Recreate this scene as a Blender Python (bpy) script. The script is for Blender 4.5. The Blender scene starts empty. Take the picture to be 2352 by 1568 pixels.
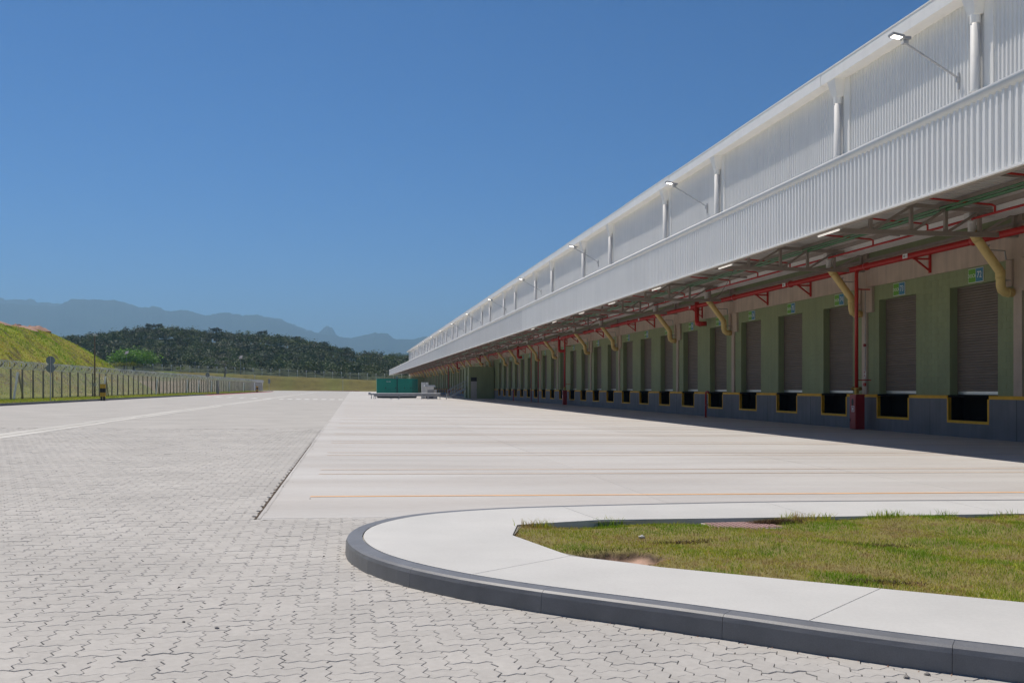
import bpy, math, random
import numpy as np
from mathutils import Vector, noise
random.seed(7); rng = np.random.default_rng(11)
scene = bpy.context.scene
C = scene.collection
R = math.radians
# ---------------------------------------------------------------- camera, sky, sun, exposure
EYE = 1.5
cam = bpy.data.cameras.new('camera'); camo = bpy.data.objects.new('camera', cam); C.objects.link(camo)
camo.location = (0, 0, EYE); camo.rotation_euler = (R(90), 0, R(-9.02))
cam.sensor_width = 36; cam.lens = 36*2300/2352; cam.shift_y = 105/2352
cam.clip_start = .1; cam.clip_end = 40000
scene.camera = camo
SUN = Vector((-.28, .45, 1.0)).normalized()
world = bpy.data.worlds.new('World'); scene.world = world; world.use_nodes = True
nt = world.node_tree; nt.nodes.clear()
sky = nt.nodes.new('ShaderNodeTexSky'); sky.sky_type = 'NISHITA'; sky.sun_disc = False
sky.sun_elevation = math.asin(SUN.z); sky.sun_rotation = math.atan2(SUN.x, SUN.y)
sky.altitude = 3000; sky.air_density = 1.0; sky.dust_density = 0; sky.ozone_density = 6
bg = nt.nodes.new('ShaderNodeBackground'); bg.inputs[1].default_value = .036
wo = nt.nodes.new('ShaderNodeOutputWorld')
hs_ = nt.nodes.new('ShaderNodeHueSaturation'); hs_.inputs['Saturation'].default_value = 1.18; hs_.inputs['Value'].default_value = 1.0
gm_ = nt.nodes.new('ShaderNodeGamma'); gm_.inputs[1].default_value = 1.3; nt.links.new(sky.outputs[0], gm_.inputs[0]); nt.links.new(gm_.outputs[0], hs_.inputs['Color']); nt.links.new(hs_.outputs[0], bg.inputs[0]); nt.links.new(bg.outputs[0], wo.inputs[0])
sl = bpy.data.lights.new('sun', 'SUN'); sl.energy = 3.3; sl.angle = R(.5); sl.color = (1, .925, .82)
so = bpy.data.objects.new('sun', sl); C.objects.link(so); so.rotation_euler = SUN.to_track_quat('Z', 'Y').to_euler()
scene.view_settings.view_transform = 'Standard'; scene.view_settings.look = 'None'
scene.view_settings.exposure = .52; scene.view_settings.gamma = 1; scene.view_settings.use_curve_mapping = False
scene.render.engine = 'CYCLES'; scene.cycles.diffuse_bounces = 6

# ---------------------------------------------------------------- helpers
def tag(o, label=None, cat=None, group=None, kind=None):
    if label: o['label'] = label
    if cat: o['category'] = cat
    if group: o['group'] = group
    if kind: o['kind'] = kind
    return o
def empty(name, loc=(0, 0, 0), label=None, cat=None, group=None, kind=None):
    o = bpy.data.objects.new(name, None); C.objects.link(o); o.location = loc; o.empty_display_size = .3
    return tag(o, label, cat, group, kind)
def wloc(o):
    v = Vector((0, 0, 0))
    while o is not None: v += o.location; o = o.parent
    return v
class MB:
    def __init__(s): s.v = []; s.f = []
    def add(s, vs, fs):
        n = len(s.v); s.v += [tuple(p) for p in vs]; s.f += [tuple(i+n for i in f) for f in fs]; return s
    def box(s, x0, y0, z0, x1, y1, z1):
        x0, x1 = min(x0, x1), max(x0, x1); y0, y1 = min(y0, y1), max(y0, y1); z0, z1 = min(z0, z1), max(z0, z1)
        return s.add([(x0,y0,z0),(x1,y0,z0),(x1,y1,z0),(x0,y1,z0),(x0,y0,z1),(x1,y0,z1),(x1,y1,z1),(x0,y1,z1)],
                     [(0,3,2,1),(4,5,6,7),(0,1,5,4),(1,2,6,5),(2,3,7,6),(3,0,4,7)])
    def bar(s, p, q, w, h, up=(0, 0, 1)):
        p, q = Vector(p), Vector(q); d = (q-p).normalized(); u = Vector(up)
        if abs(d.dot(u)) > .98: u = Vector((1, 0, 0))
        a = d.cross(u).normalized(); b = a.cross(d).normalized()
        c = [a*(-w/2)+b*(-h/2), a*(w/2)+b*(-h/2), a*(w/2)+b*(h/2), a*(-w/2)+b*(h/2)]
        return s.add([p+k for k in c]+[q+k for k in c], [(3,2,1,0),(4,5,6,7),(0,1,5,4),(1,2,6,5),(2,3,7,6),(3,0,4,7)])
    def tube(s, pts, r, n=8, cap=True):
        pts = [Vector(p) for p in pts]; rings = []; a = None
        for i, p in enumerate(pts):
            t = (pts[min(i+1, len(pts)-1)]-pts[max(i-1, 0)]).normalized()
            if a is None:
                u = Vector((0, 0, 1)) if abs(t.z) < .9 else Vector((1, 0, 0)); a = t.cross(u).normalized()
            a = (a-t*a.dot(t)).normalized(); b = t.cross(a)
            sc = 1.0
            if 0 < i < len(pts)-1:
                ca = (pts[i]-pts[i-1]).normalized().dot((pts[i+1]-pts[i]).normalized()); sc = 1/max(.5, math.sqrt((1+ca)/2))
            rr = r[i] if isinstance(r, (list, tuple)) else r
            rings.append([p+(a*math.cos(2*math.pi*k/n)+b*math.sin(2*math.pi*k/n))*rr*(1+(sc-1)*.5) for k in range(n)])
        vs = [q for g in rings for q in g]; fs = []
        for i in range(len(pts)-1):
            for k in range(n): fs.append((i*n+k, i*n+(k+1) % n, (i+1)*n+(k+1) % n, (i+1)*n+k))
        if cap: fs += [tuple(range(n-1, -1, -1)), tuple(range((len(pts)-1)*n, len(pts)*n))]
        return s.add(vs, fs)
    def cyl(s, c, r, h, n=12, axis='z', r2=None):
        d = {'x': Vector((1,0,0)), 'y': Vector((0,1,0)), 'z': Vector((0,0,1))}[axis]
        return s.tube([Vector(c), Vector(c)+d*h], [r, r if r2 is None else r2], n)
    def mesh(s, name, mat, org=(0, 0, 0), smooth=False):
        me = bpy.data.meshes.new(name); o = Vector(org)
        me.from_pydata([(p[0]-o.x, p[1]-o.y, p[2]-o.z) for p in s.v], [], s.f); me.materials.append(mat)
        if smooth: me.shade_smooth()
        return me
    def build(s, name, mat, parent=None, smooth=False):
        me = s.mesh(name, mat, wloc(parent) if parent else (0, 0, 0), smooth)
        o = bpy.data.objects.new(name, me); C.objects.link(o); o.parent = parent; return o
    def thing(s, name, mat, base, label, cat, group=None, smooth=False):
        me = s.mesh(name, mat, base, smooth); o = bpy.data.objects.new(name, me); C.objects.link(o); o.location = base
        return tag(o, label, cat, group)
def npmesh(name, V, F, mat, parent=None, attr=None, nsides=None, smooth=False):
    """V (n,3), F (m,k) array of same-size polygons; attr: dict name -> per-vertex values"""
    me = bpy.data.meshes.new(name)
    V = np.asarray(V, dtype=np.float32)
    if isinstance(F, list): loops = np.concatenate([f.ravel() for f in F]); sizes = np.concatenate([np.full(len(f), f.shape[1]) for f in F])
    else: loops = F.ravel(); sizes = np.full(len(F), F.shape[1])
    me.vertices.add(len(V)); me.vertices.foreach_set('co', V.ravel())
    me.loops.add(len(loops)); me.loops.foreach_set('vertex_index', loops.astype(np.int32))
    st = np.concatenate([[0], np.cumsum(sizes)[:-1]]).astype(np.int32)
    me.polygons.add(len(sizes)); me.polygons.foreach_set('loop_start', st)
    me.update(calc_edges=True)
    if attr:
        for k, a in attr.items():
            a = np.asarray(a, dtype=np.float32)
            if a.ndim == 1: at = me.attributes.new(k, 'FLOAT', 'POINT'); at.data.foreach_set('value', a)
            else:
                at = me.attributes.new(k, 'FLOAT_COLOR', 'POINT'); at.data.foreach_set('color', np.hstack([a, np.ones((len(a), 1), np.float32)]).ravel())
    me.materials.append(mat)
    me.validate()
    (me.shade_smooth if smooth else me.shade_flat)()
    o = bpy.data.objects.new(name, me); C.objects.link(o); o.parent = parent
    return o
def kids(o): return [c for c in bpy.data.objects if c.parent == o]
def copy_tree(o, parent=None, ch=None):
    if ch is None:
        ch = {}
        for c in C.objects:
            if c.parent: ch.setdefault(c.parent.name, []).append(c)
    n = o.copy(); C.objects.link(n)
    if parent is not None: n.parent = parent
    for c in ch.get(o.name, []): copy_tree(c, n, ch)
    return n
ORD = ['nearest','second','third','fourth','fifth','sixth','seventh','eighth','ninth','tenth','eleventh','twelfth','thirteenth','fourteenth','fifteenth','sixteenth','seventeenth','eighteenth','nineteenth','twentieth','twenty-first','twenty-second','twenty-third','twenty-fourth','twenty-fifth','twenty-sixth','twenty-seventh','twenty-eighth','twenty-ninth','thirtieth']

# ---------------------------------------------------------------- materials
def mat(name, col, rough=.6, metal=0., var=.12, scale=2., bump=0., bscale=60., col2=None, attr=None, objrand=0., emit=None, streak=0., stretch=None, spec=.5, fine=.0, trans=0.):
    m = bpy.data.materials.new(name); m.use_nodes = True; t = m.node_tree; N = t.nodes; L = t.links
    b = N['Principled BSDF']; b.inputs['Roughness'].default_value = rough; b.inputs['Metallic'].default_value = metal
    b.inputs['Specular IOR Level'].default_value = spec
    geo = N.new('ShaderNodeNewGeometry'); pos = geo.outputs['Position']
    if stretch:
        mp = N.new('ShaderNodeMapping'); mp.inputs['Scale'].default_value = stretch; L.new(pos, mp.inputs[0]); pos = mp.outputs[0]
    def nz(sc, det=4, rough_=.55):
        n = N.new('ShaderNodeTexNoise'); n.inputs['Scale'].default_value = sc; n.inputs['Detail'].default_value = det; n.inputs['Roughness'].default_value = rough_
        L.new(pos, n.inputs['Vector']); return n.outputs['Fac']
    def ramp(src, lo, hi, a, z):
        r = N.new('ShaderNodeMapRange'); r.inputs[1].default_value = lo; r.inputs[2].default_value = hi; r.inputs[3].default_value = a; r.inputs[4].default_value = z
        L.new(src, r.inputs[0]); return r.outputs[0]
    def mul(csock, fsock):
        mx = N.new('ShaderNodeMix'); mx.data_type = 'RGBA'; mx.blend_type = 'MULTIPLY'; mx.inputs[0].default_value = 1
        L.new(csock, mx.inputs[6]); L.new(fsock, mx.inputs[7]); return mx.outputs[2]
    if attr:
        a = N.new('ShaderNodeAttribute'); a.attribute_name = attr; cs = a.outputs['Color']
    else:
        rgb = N.new('ShaderNodeRGB'); rgb.outputs[0].default_value = (*col, 1); cs = rgb.outputs[0]
        if col2 is not None:
            mx = N.new('ShaderNodeMix'); mx.data_type = 'RGBA'; L.new(ramp(nz(scale*.7, 5), .38, .62, 0, 1), mx.inputs[0])
            L.new(cs, mx.inputs[6]); mx.inputs[7].default_value = (*col2, 1); cs = mx.outputs[2]
    if var: cs = mul(cs, ramp(nz(scale), .25, .75, 1-var, 1+var))
    if fine: cs = mul(cs, ramp(nz(scale*40, 2), .25, .75, 1-fine, 1+fine))
    if streak:
        keep = pos; mp = N.new('ShaderNodeMapping'); mp.inputs['Scale'].default_value = (3, 3, .15); L.new(geo.outputs['Position'], mp.inputs[0]); pos = mp.outputs[0]
        cs = mul(cs, ramp(nz(1.6, 6, .65), .35, .75, 1+streak*.3, 1-streak)); pos = keep
    if objrand:
        oi = N.new('ShaderNodeObjectInfo'); cs = mul(cs, ramp(oi.outputs['Random'], 0, 1, 1-objrand, 1+objrand))
        ta = N.new('ShaderNodeAttribute'); ta.attribute_name = 'tone'; cs = mul(cs, ramp(ta.outputs['Fac'], -1, 1, 1-objrand, 1+objrand))
    L.new(cs, b.inputs['Base Color'])
    if bump:
        bn = N.new('ShaderNodeBump'); bn.inputs['Strength'].default_value = 1; bn.inputs['Distance'].default_value = bump
        L.new(nz(bscale, 5), bn.inputs['Height']); L.new(bn.outputs[0], b.inputs['Normal'])
    if emit:
        b.inputs['Emission Color'].default_value = (*emit[0], 1); b.inputs['Emission Strength'].default_value = emit[1]
    if trans:
        b.inputs['Subsurface Weight'].default_value = 0
        tr = N.new('ShaderNodeBsdfTranslucent'); L.new(cs, tr.inputs[0]); ms = N.new('ShaderNodeMixShader'); ms.inputs[0].default_value = trans
        L.new(b.outputs[0], ms.inputs[1]); L.new(tr.outputs[0], ms.inputs[2]); L.new(ms.outputs[0], N['Material Output'].inputs[0])
    return m
M = {}
M['paver'] = mat('paver_concrete', (.455, .432, .402), .85, var=.11, scale=.6, objrand=.045, bump=.0008, bscale=180, fine=.07)
M['sand'] = mat('joint_sand', (.28, .26, .225), .95, var=.4, scale=2)
M['slab'] = mat('apron_concrete', (.545, .525, .50), .75, var=.09, scale=.5, objrand=.035, bump=.0008, bscale=90, fine=.05, col2=(.475, .445, .415), stretch=(.35, 1.6, 1))
M['walk'] = mat('walk_concrete', (.58, .567, .54), .7, var=.07, scale=1.3, col2=(.55, .54, .515), objrand=.02, bump=.0006, bscale=120, fine=.04)
M['kerbp'] = mat('kerb_paint', (.165, .168, .18), .5, var=.16, scale=5, bump=.0006, bscale=90, objrand=.02, fine=.12)
M['kerbc'] = mat('far_kerb', (.13, .135, .15), .7, var=.2, scale=2)
M['gutterc'] = mat('drain_concrete', (.55, .53, .49), .8, var=.1, scale=1.2, objrand=.06)
M['orange'] = mat('faded_orange_paint', (.92, .50, .20), .7, var=.12, scale=3)
M['orange2'] = mat('worn_orange_paint', (.68, .53, .40), .7, var=.12, scale=3)
M['redp'] = mat('red_road_paint', (.55, .10, .09), .7, var=.2, scale=2)
M['whitep'] = mat('white_road_paint', (.7, .69, .66), .7, var=.15, scale=2)
M['clad'] = mat('white_cladding', (.87, .865, .85), .42, var=.03, scale=.6, streak=.05)
M['cladu'] = mat('upper_cladding_white', (.80, .80, .79), .45, var=.03, scale=.6, streak=.07)
M['clad2'] = mat('grey_cladding', (.78, .775, .765), .42, var=.03, scale=.6, streak=.05)
M['trim'] = mat('white_trim', (.88, .87, .84), .4, var=.03, scale=2, streak=.05)
M['green'] = mat('green_block_paint', (.26, .30, .165), .7, var=.08, scale=.8, bump=.0015, bscale=120, objrand=.025, streak=.12)
M['conc'] = mat('precast_concrete', (.50, .40, .33), .85, var=.14, scale=1.1, bump=.002, bscale=60, streak=.2, fine=.07)
M['dockw'] = mat('dark_grey_dock_paint', (.185, .18, .195), .7, var=.15, scale=1, bump=.001, bscale=80, streak=.2)
M['yellow'] = mat('yellow_safety_paint', (.80, .42, .02), .6, var=.15, scale=3)
M['pit'] = mat('pit_dark', (.012, .011, .011), .95, spec=.1)  # near-black so the shade inside the pits is part of the colour
M['pipew'] = mat('downpipe_white', (.74, .73, .72), .6, var=.04, streak=.06)
M['shut'] = mat('shutter_steel', (.175, .138, .115), .55, metal=.0, var=.08, scale=1.5, objrand=.05)
M['alu'] = mat('aluminium', (.62, .63, .66), .35, metal=.7, var=.05)
M['steel'] = mat('painted_truss_steel', (.33, .28, .24), .55, var=.1, scale=4)
M['under'] = mat('canopy_underside', (.66, .62, .58), .5, var=.08, scale=1)
M['red'] = mat('red_pipe_paint', (.48, .025, .02), .35, var=.08, scale=3)
M['redd'] = mat('dark_red_cabinet', (.30, .02, .025), .4, var=.1, scale=3)
M['ypipe'] = mat('beige_yellow_pipe', (.72, .54, .22), .5, var=.07, scale=4, streak=.1)
M['pvc'] = mat('white_pvc', (.72, .70, .67), .45, var=.04)
M['gcond'] = mat('green_conduit', (.03, .16, .05), .4, var=.1)
M['brass'] = mat('brass_valve', (.35, .22, .05), .4, metal=.6)
M['black'] = mat('black_rubber', (.02, .02, .022), .6)
M['gsign'] = mat('sign_green', (.13, .36, .04), .5, var=.03)
M['bsign'] = mat('sign_blue', (.05, .22, .38), .5, var=.03)
M['wsign'] = mat('sign_white', (.75, .76, .76), .5, var=.0)
M['teal'] = mat('teal_enclosure', (.0, .23, .165), .4, var=.06, scale=1.5, streak=.08)
M['tealv'] = mat('teal_louvre', (.0, .07, .06), .5)
M['wcab'] = mat('white_cabinet', (.66, .66, .65), .45, var=.05, streak=.12)
M['galv'] = mat('galvanised_steel', (.42, .43, .45), .45, metal=.3, var=.15, scale=5)
M['post'] = mat('fence_post_concrete', (.24, .225, .22), .85, var=.15, scale=3, objrand=.12)
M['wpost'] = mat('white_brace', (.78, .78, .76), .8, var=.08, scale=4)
M['wire'] = mat('wire', (.26, .26, .26), .5, metal=.3)
M['razor'] = mat('razor_wire', (.72, .72, .70), .5, metal=.2)
M['wood'] = mat('pole_wood', (.17, .12, .09), .8, var=.2, scale=4)
M['signback'] = mat('sign_back_grey', (.24, .27, .31), .5, var=.08)
M['yel2'] = mat('marker_yellow', (.60, .36, .03), .6, var=.1)
M['lampon'] = mat('lamp_lens_lit', (1, .95, .85), .4, emit=((1, .93, .8), 5.))
M['tube'] = mat('tube_lit', (1, 1, 1), .4, emit=((1, .93, .82), .32))
M['door'] = mat('door_white', (.46, .44, .42), .5, var=.05)
M['dirt'] = mat('red_dirt', (.42, .25, .18), .95, var=.25, scale=14, bump=.01, bscale=40, fine=.15)
M['sod'] = mat('sod_soil', (.09, .06, .035), .95, var=.3, scale=12, bump=.01, bscale=40)
M['stone'] = mat('pebble', (.27, .25, .23), .85, var=.2, scale=30, objrand=.3)
M['cover'] = mat('pink_cover', (.42, .27, .24), .8, var=.12, scale=10, bump=.001, bscale=120)
M['terrain'] = mat('terrain', (0, 0, 0), .95, attr='col', var=.28, scale=.35, fine=.22, bump=.12, bscale=1.8, spec=.2)
M['mount'] = mat('mountain_forest', (.035, .05, .03), .95, var=.4, scale=.004, spec=.1)
M['blade'] = mat('grass_blades', (0, 0, 0), .6, attr='col', var=.18, scale=3, trans=.25, spec=.25)
M['leaf'] = mat('leaves', (0, 0, 0), .6, attr='col', var=.22, scale=.25, trans=.18, spec=.3)
M['bark'] = mat('bark', (.16, .13, .10), .9, var=.25, scale=3)
M['grey'] = mat('grey_paint', (.3, .31, .33), .5, var=.05)

# ---------------------------------------------------------------- ground shape
XW = 18.1; S = .011
def g(x): return S*(XW-min(max(x, -30.), XW))
def gv(x): return S*(XW-np.clip(x, -30., XW))
def ss(a, b, x):
    t = np.clip((x-a)/(b-a), 0, 1); return t*t*(3-2*t)
RIDX = [-400,-260,-200,-150,-129,-98,-80,-60,-37,-20,-8,0,5,27,70,140,400]
RIDZ = [8,10,12,18,19.5,24.5,24.5,22.5,21.5,18.8,16,14.5,13,12.,11,9,6]
def height(x, y):
    base = gv(x)
    road = (((x > -20.3) & (y < 256)) | ((x > -62) & (y >= 250))) & (y < 326) & (x < 19)
    z = base+.13
    n1 = .15*np.sin(x*.7+y*.31)+.12*np.sin(y*.9-x*.4)
    # grass embankment behind the fence
    top = 8.7+.35*np.sin(y*.13+1)+.3*np.sin(y*.31)
    e1 = (-28.5-x)/1.32; e2 = (158-y)/1.5
    e = -np.log(np.exp(-e1*.9)+np.exp(-e2*.9)+1e-9)/.9
    e = -np.log(np.exp(-np.clip(e, -30, 30)*1.1)+np.exp(-top*1.1))/1.1
    emb = np.where((x < -27.6) & (y < 160), np.maximum(e, 0), 0)
    z = z+emb+np.where(emb > .5, n1*.5, 0)
    # bare earth bank
    z = z+np.where(x < -29, 2.3*ss(205, 250, y)*ss(-29, -36, x), 0)
    # far berm
    hb = np.interp(x, [-120, -75, -40, 6, 60], [7.6, 7.2, 5.9, 3.9, 3.4])
    b = ss(326, 341, y); z = z*(1-b)+np.maximum(z, hb)*b
    # wooded hill
    rz = np.interp(x, RIDX, RIDZ); t = ss(350, 505, y)
    z = np.where(y > 345, z*(1-t)+np.maximum(rz, z)*t, z)
    z = z*(1-ss(520, 800, y)*.9)
    z = np.where(road, base-.07, z)
    bld = (x >= 18) & (y < 326); z = np.where(bld, -.1, z)
    return z
xs = np.unique(np.concatenate([[-8500,-5000,-3000,-1500,-800,-500,-350,-250,-200], np.arange(-170, -64, 4), np.arange(-64, -18, 1.25), [-20.31,-20.29,-27.5,-28.5], np.arange(-18, 30, 6), np.arange(30, 80, 10), [120, 200, 400, 900, 2000, 4000, 8500]]))
ys = np.unique(np.concatenate([[-250,-100,-40,-10,0,10,20,30,40], np.arange(44, 168, 1.6), np.arange(168, 345, 2.2), np.arange(345, 560, 6), [600, 700, 850, 1100, 1500, 2200, 3500, 5500, 8000, 11000, 13500]]))
GX, GY = np.meshgrid(xs, ys); GZ = height(GX, GY)
V = np.stack([GX.ravel(), GY.ravel(), GZ.ravel()], 1); nx, ny = len(xs), len(ys)
i, j = np.meshgrid(np.arange(nx-1), np.arange(ny-1)); a = (j*nx+i).ravel(); F = np.stack([a, a+1, a+nx+1, a+nx], 1)
x, y, z = V.T
grass = np.array([.23, .27, .022]); dry = np.array([.32, .26, .045]); soil = np.array([.25, .155, .125]); dark = np.array([.045, .06, .025]); far = np.array([.06, .075, .035])
col = np.tile(grass, (len(V), 1))
nn = np.array([noise.fractal(Vector((px*.05, py*.05, 3)), 1., 2., 4) for px, py in zip(x, y)])
mix = np.clip(.35+nn*1.1, 0, 1)[:, None]
col = col*(1-mix*.55)+dry*mix*.55
soilm = np.clip(((y > 165) & (y < 318) & (x < -30)), 0, 1)[:, None]*.85
col = col*(1-soilm)+soil*soilm*(1+.25*nn[:, None])
topm = (((x < -41.2) & (y < 146) & (z > 8.7)))[:, None]*1.; col = col*(1-topm)+soil*topm*1.1
bm = ((y > 322) & (y < 350))[:, None]*.6; gp_ = np.clip(np.array([noise.fractal(Vector((px*.09, 4, py*.05)), 1., 2., 3) for px in x[:0]] or np.interp(x, xs, [noise.noise(Vector((q*.11, 4, 1)))*1.6 for q in xs])), 0, 1)[:, None]; bm = bm/.6*.9; col = col*(1-bm)+(np.array([.135, .108, .034])*(1-gp_)+np.array([.10, .14, .025])*gp_)*bm
hm = np.clip((y-343)/6, 0, 1)[:, None]; col = col*(1-hm)+dark*hm
fm = np.clip((y-560)/200, 0, 1)[:, None]; col = col*(1-fm)+far*fm
ground = npmesh('ground', V, F, M['terrain'], attr={'col': col}, smooth=True); tag(ground, kind='structure')

# ---------------------------------------------------------------- island outline (kerb line, plan)
kp = [(22,10.22),(14,10.22),(7.4,10.2),(4.59,10.2),(2.5,10.0),(1.5,9.83),(.9,9.6),(.51,9.36),(.234,9.0),(.05,8.65),(-.045,8.3),(-.072,7.97),(-.06,7.7),(-.018,7.45),(.074,7.09),(.208,6.79),(.44,6.42),(.724,6.06),(1.07,5.73),(1.33,5.51),(1.55,5.33),(2.0,4.93),(2.431,4.52),(3.0,4.08),(4.0,3.35),(5.5,2.4),(8.0,1.1),(11,-.2),(16,-2)]
def catmull(P, step):
    P = [Vector((*p, 0)) for p in P]; out = []
    for i in range(len(P)-1):
        p0, p1, p2, p3 = P[max(i-1, 0)], P[i], P[i+1], P[min(i+2, len(P)-1)]
        n = max(1, int((p2-p1).length/step))
        for k in range(n):
            t = k/n; out.append(.5*((2*p1)+(p2-p0)*t+(2*p0-5*p1+4*p2-p3)*t*t+(3*p1-p0-3*p2+p3)*t**3))
    out.append(P[-1]); return out
kc = catmull(kp, .12)
for _ in range(6): kc = [kc[0]]+[(kc[i-1]+kc[i]*2+kc[i+1])/4 for i in range(1, len(kc)-1)]+[kc[-1]]
def offs(line, d):   # offset to the island side (left of travel)
    out = []
    for i in range(len(line)):
        t = (line[min(i+1, len(line)-1)]-line[max(i-1, 0)]).normalized(); out.append(line[i]+Vector((-t.y, t.x, 0))*d)
    return out
KW = .135; KH = .13
isl = np.array([(p.x, p.y) for p in kc])
def inside(px, py, poly):
    px = np.asarray(px, float); py = np.asarray(py, float); c = np.zeros(px.shape, bool); n = len(poly); jx, jy = poly[-1]
    for ix, iy in poly:
        with np.errstate(divide='ignore', invalid='ignore'):
            k = ((iy > py) != (jy > py)) & (px < (jx-ix)*(py-iy)/(jy-iy+1e-12)+ix)
        c ^= k; jx, jy = ix, iy
    return c
# ---------------------------------------------------------------- road and paving
def sheet(mb, x0, y0, x1, y1, dz, n=1):
    for k in range(n):
        a = y0+(y1-y0)*k/n; b = y0+(y1-y0)*(k+1)/n
        mb.add([(x0,a,g(x0)+dz),(x1,a,g(x1)+dz),(x1,b,g(x1)+dz),(x0,b,g(x0)+dz)], [(0,1,2,3)])
PX0, PY1 = -17.6, 31.24
mb = MB()
sheet(mb, -20.0, PY1, -.9, 326, 0); sheet(mb, -20.0, 10.0, PX0, PY1, 0); sheet(mb, -20., -30, PX0, 10., 0); sheet(mb, PX0, -30, 20, 1.98, 0)
sheet(mb, -62, 256, -20.0, 326, 0); sheet(mb, -.9, 318, 18, 326, 0)
road = mb.build('road', M['paver']); tag(road, kind='structure')
mb = MB(); sheet(mb, PX0, 1.9, 12.1, PY1, -.011)
base = mb.build('paving_bed', M['sand']); tag(base, kind='structure')
# interlocking sixteen-sided pavers in herringbone, unit U
U = .11
prof = [(0, 0), (.27, .13), (.73, -.13)]
def outline(w, h, inset):
    pts = []
    def edge(ax, ay, bx, by):
        dx, dy = bx-ax, by-ay
        for t, o in prof: pts.append((ax+dx*t+dy*o, ay+dy*t-dx*o))
    for k in range(w): edge(k, 0, k+1, 0)
    for k in range(h): edge(w, k, w, k+1)
    for k in range(w, 0, -1): edge(k, h, k-1, h)
    for k in range(h, 0, -1): edge(0, k, 0, k-1)
    P = np.array(pts)*U; n = len(P); out = []
    for i in range(n):   # inset along the vertex normal
        a = P[i]-P[i-1]; b = P[(i+1) % n]-P[i]; na = np.array([-a[1], a[0]])/np.hypot(*a); nb = np.array([-b[1], b[0]])/np.hypot(*b)
        m_ = na+nb; m_ /= max(1e-6, m_.dot(m_)/2); out.append(P[i]+m_*inset*1.0)
    return np.array(out)
oH, oV = outline(2, 1, .0017), outline(1, 2, .0017)
tH, tV = outline(2, 1, .0034), outline(1, 2, .0034)
# herringbone: cell (i,j), horizontals start where (i-j)%4==0, verticals where (i-j)%4==3 (covers (i,j),(i,j+1))
ni = int((12.1-PX0)/U); nj = int((PY1-1.98)/U)
I, J = np.meshgrid(np.arange(ni), np.arange(nj)); r4 = (I-J) % 4
def place(sel, hor):
    i = I[sel]; j = J[sel]; x0 = PX0+i*U; y0 = 1.98+j*U
    cx = x0+(U if hor else U/2); cy = y0+(U/2 if hor else U)
    ok = (cx < 12.0) & (cy < PY1-.02) & (cx > PX0+.02)
    ok &= ~((cx > -.93) & (cy > 10.07)) & ~inside(cx, cy, np.array([(p.x, p.y) for p in offs(kc, .12)]))
    d = cx*.1568+cy*.9876; rr = cx*.9876-cy*.1568
    ok &= (np.abs(rr+.3) < .56*d+1.6)
    return x0[ok], y0[ok], cx[ok], cy[ok], d[ok], rr[ok]
PH = place(r4 == 0, True); PV = place(r4 == 3, False)
allp = [(d, rr, x0, y0, cx, cy, True) for x0, y0, cx, cy, d, rr in zip(*PH)]+[(d, rr, x0, y0, cx, cy, False) for x0, y0, cx, cy, d, rr in zip(*PV)]
vis = sorted([p for p in allp if abs(p[1]) < .5*p[0] and (EYE-g(p[4]))*2300/p[0] < 676])
near = set((p[4], p[5]) for p in vis[:296])
paving = empty('paving', (0, 0, 0), kind='structure')
def paver_geo(P, o, t):
    x0, y0, cx, cy, d, rr = P; n = len(x0); k = len(o)
    tz = rng.normal(0, .0009, n); ta = rng.normal(0, .005, n); tb = rng.normal(0, .005, n); tone = rng.normal(0, .5, n).clip(-1, 1)
    ja = rng.normal(0, .0011, (n, 2)); rot = rng.normal(0, .006, n)
    def ring(q, dz):
        qx = q[None, :, 0]+x0[:, None]-cx[:, None]; qy = q[None, :, 1]+y0[:, None]-cy[:, None]
        X = cx[:, None]+ja[:, :1]+qx-qy*rot[:, None]; Y = cy[:, None]+ja[:, 1:]+qy+qx*rot[:, None]
        Z = gv(X)+dz+tz[:, None]+(qx*ta[:, None]+qy*tb[:, None])
        return np.stack([X, Y, Z], 2)
    A = ring(t, 0.); B = ring(o, -.0022); D = ring(o, -.013)
    VV = np.concatenate([A, B, D], 1).reshape(-1, 3)
    off = (np.arange(n)*3*k)[:, None]; ar = np.arange(k)
    top = off+ar[None]
    q1 = (off[:, :, None]+np.stack([k+ar, k+(ar+1) % k, (ar+1) % k, ar], 1)[None]).reshape(-1, 4)
    q2 = (off[:, :, None]+np.stack([2*k+ar, 2*k+(ar+1) % k, k+(ar+1) % k, k+ar], 1)[None]).reshape(-1, 4)
    return VV, top, q1, q2, np.repeat(tone, 3*k)
def split(P, keep):
    m_ = np.array([((cx, cy) in near) == keep for cx, cy in zip(P[2], P[3])], bool); return [q[m_] for q in P]
VV = []; FF = []; TT = []; n0 = 0
for P, o, t in ((split(PH, False), oH, tH), (split(PV, False), oV, tV)):
    v_, top, q1, q2, tn = paver_geo(P, o, t); VV.append(v_); TT.append(tn); FF += [top+n0, q1+n0, q2+n0]; n0 += len(v_)
bulk = npmesh('pavers', np.concatenate(VV), FF, M['paver'], paving, {'tone': np.concatenate(TT)}); tag(bulk, kind='stuff')
pm = {}
for hor, o, t in ((True, oH, tH), (False, oV, tV)):
    c = np.array([U, U/2]) if hor else np.array([U/2, U]); k = len(o)
    mb = MB(); mb.add([(p[0]-c[0], p[1]-c[1], 0) for p in t]+[(p[0]-c[0], p[1]-c[1], -.0022) for p in o]+[(p[0]-c[0], p[1]-c[1], -.013) for p in o],
        [tuple(range(k))]+[(k+a, k+(a+1) % k, (a+1) % k, a) for a in range(k)]+[(2*k+a, 2*k+(a+1) % k, k+(a+1) % k, k+a) for a in range(k)])
    pm[hor] = mb.mesh('paver', M['paver'])
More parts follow.
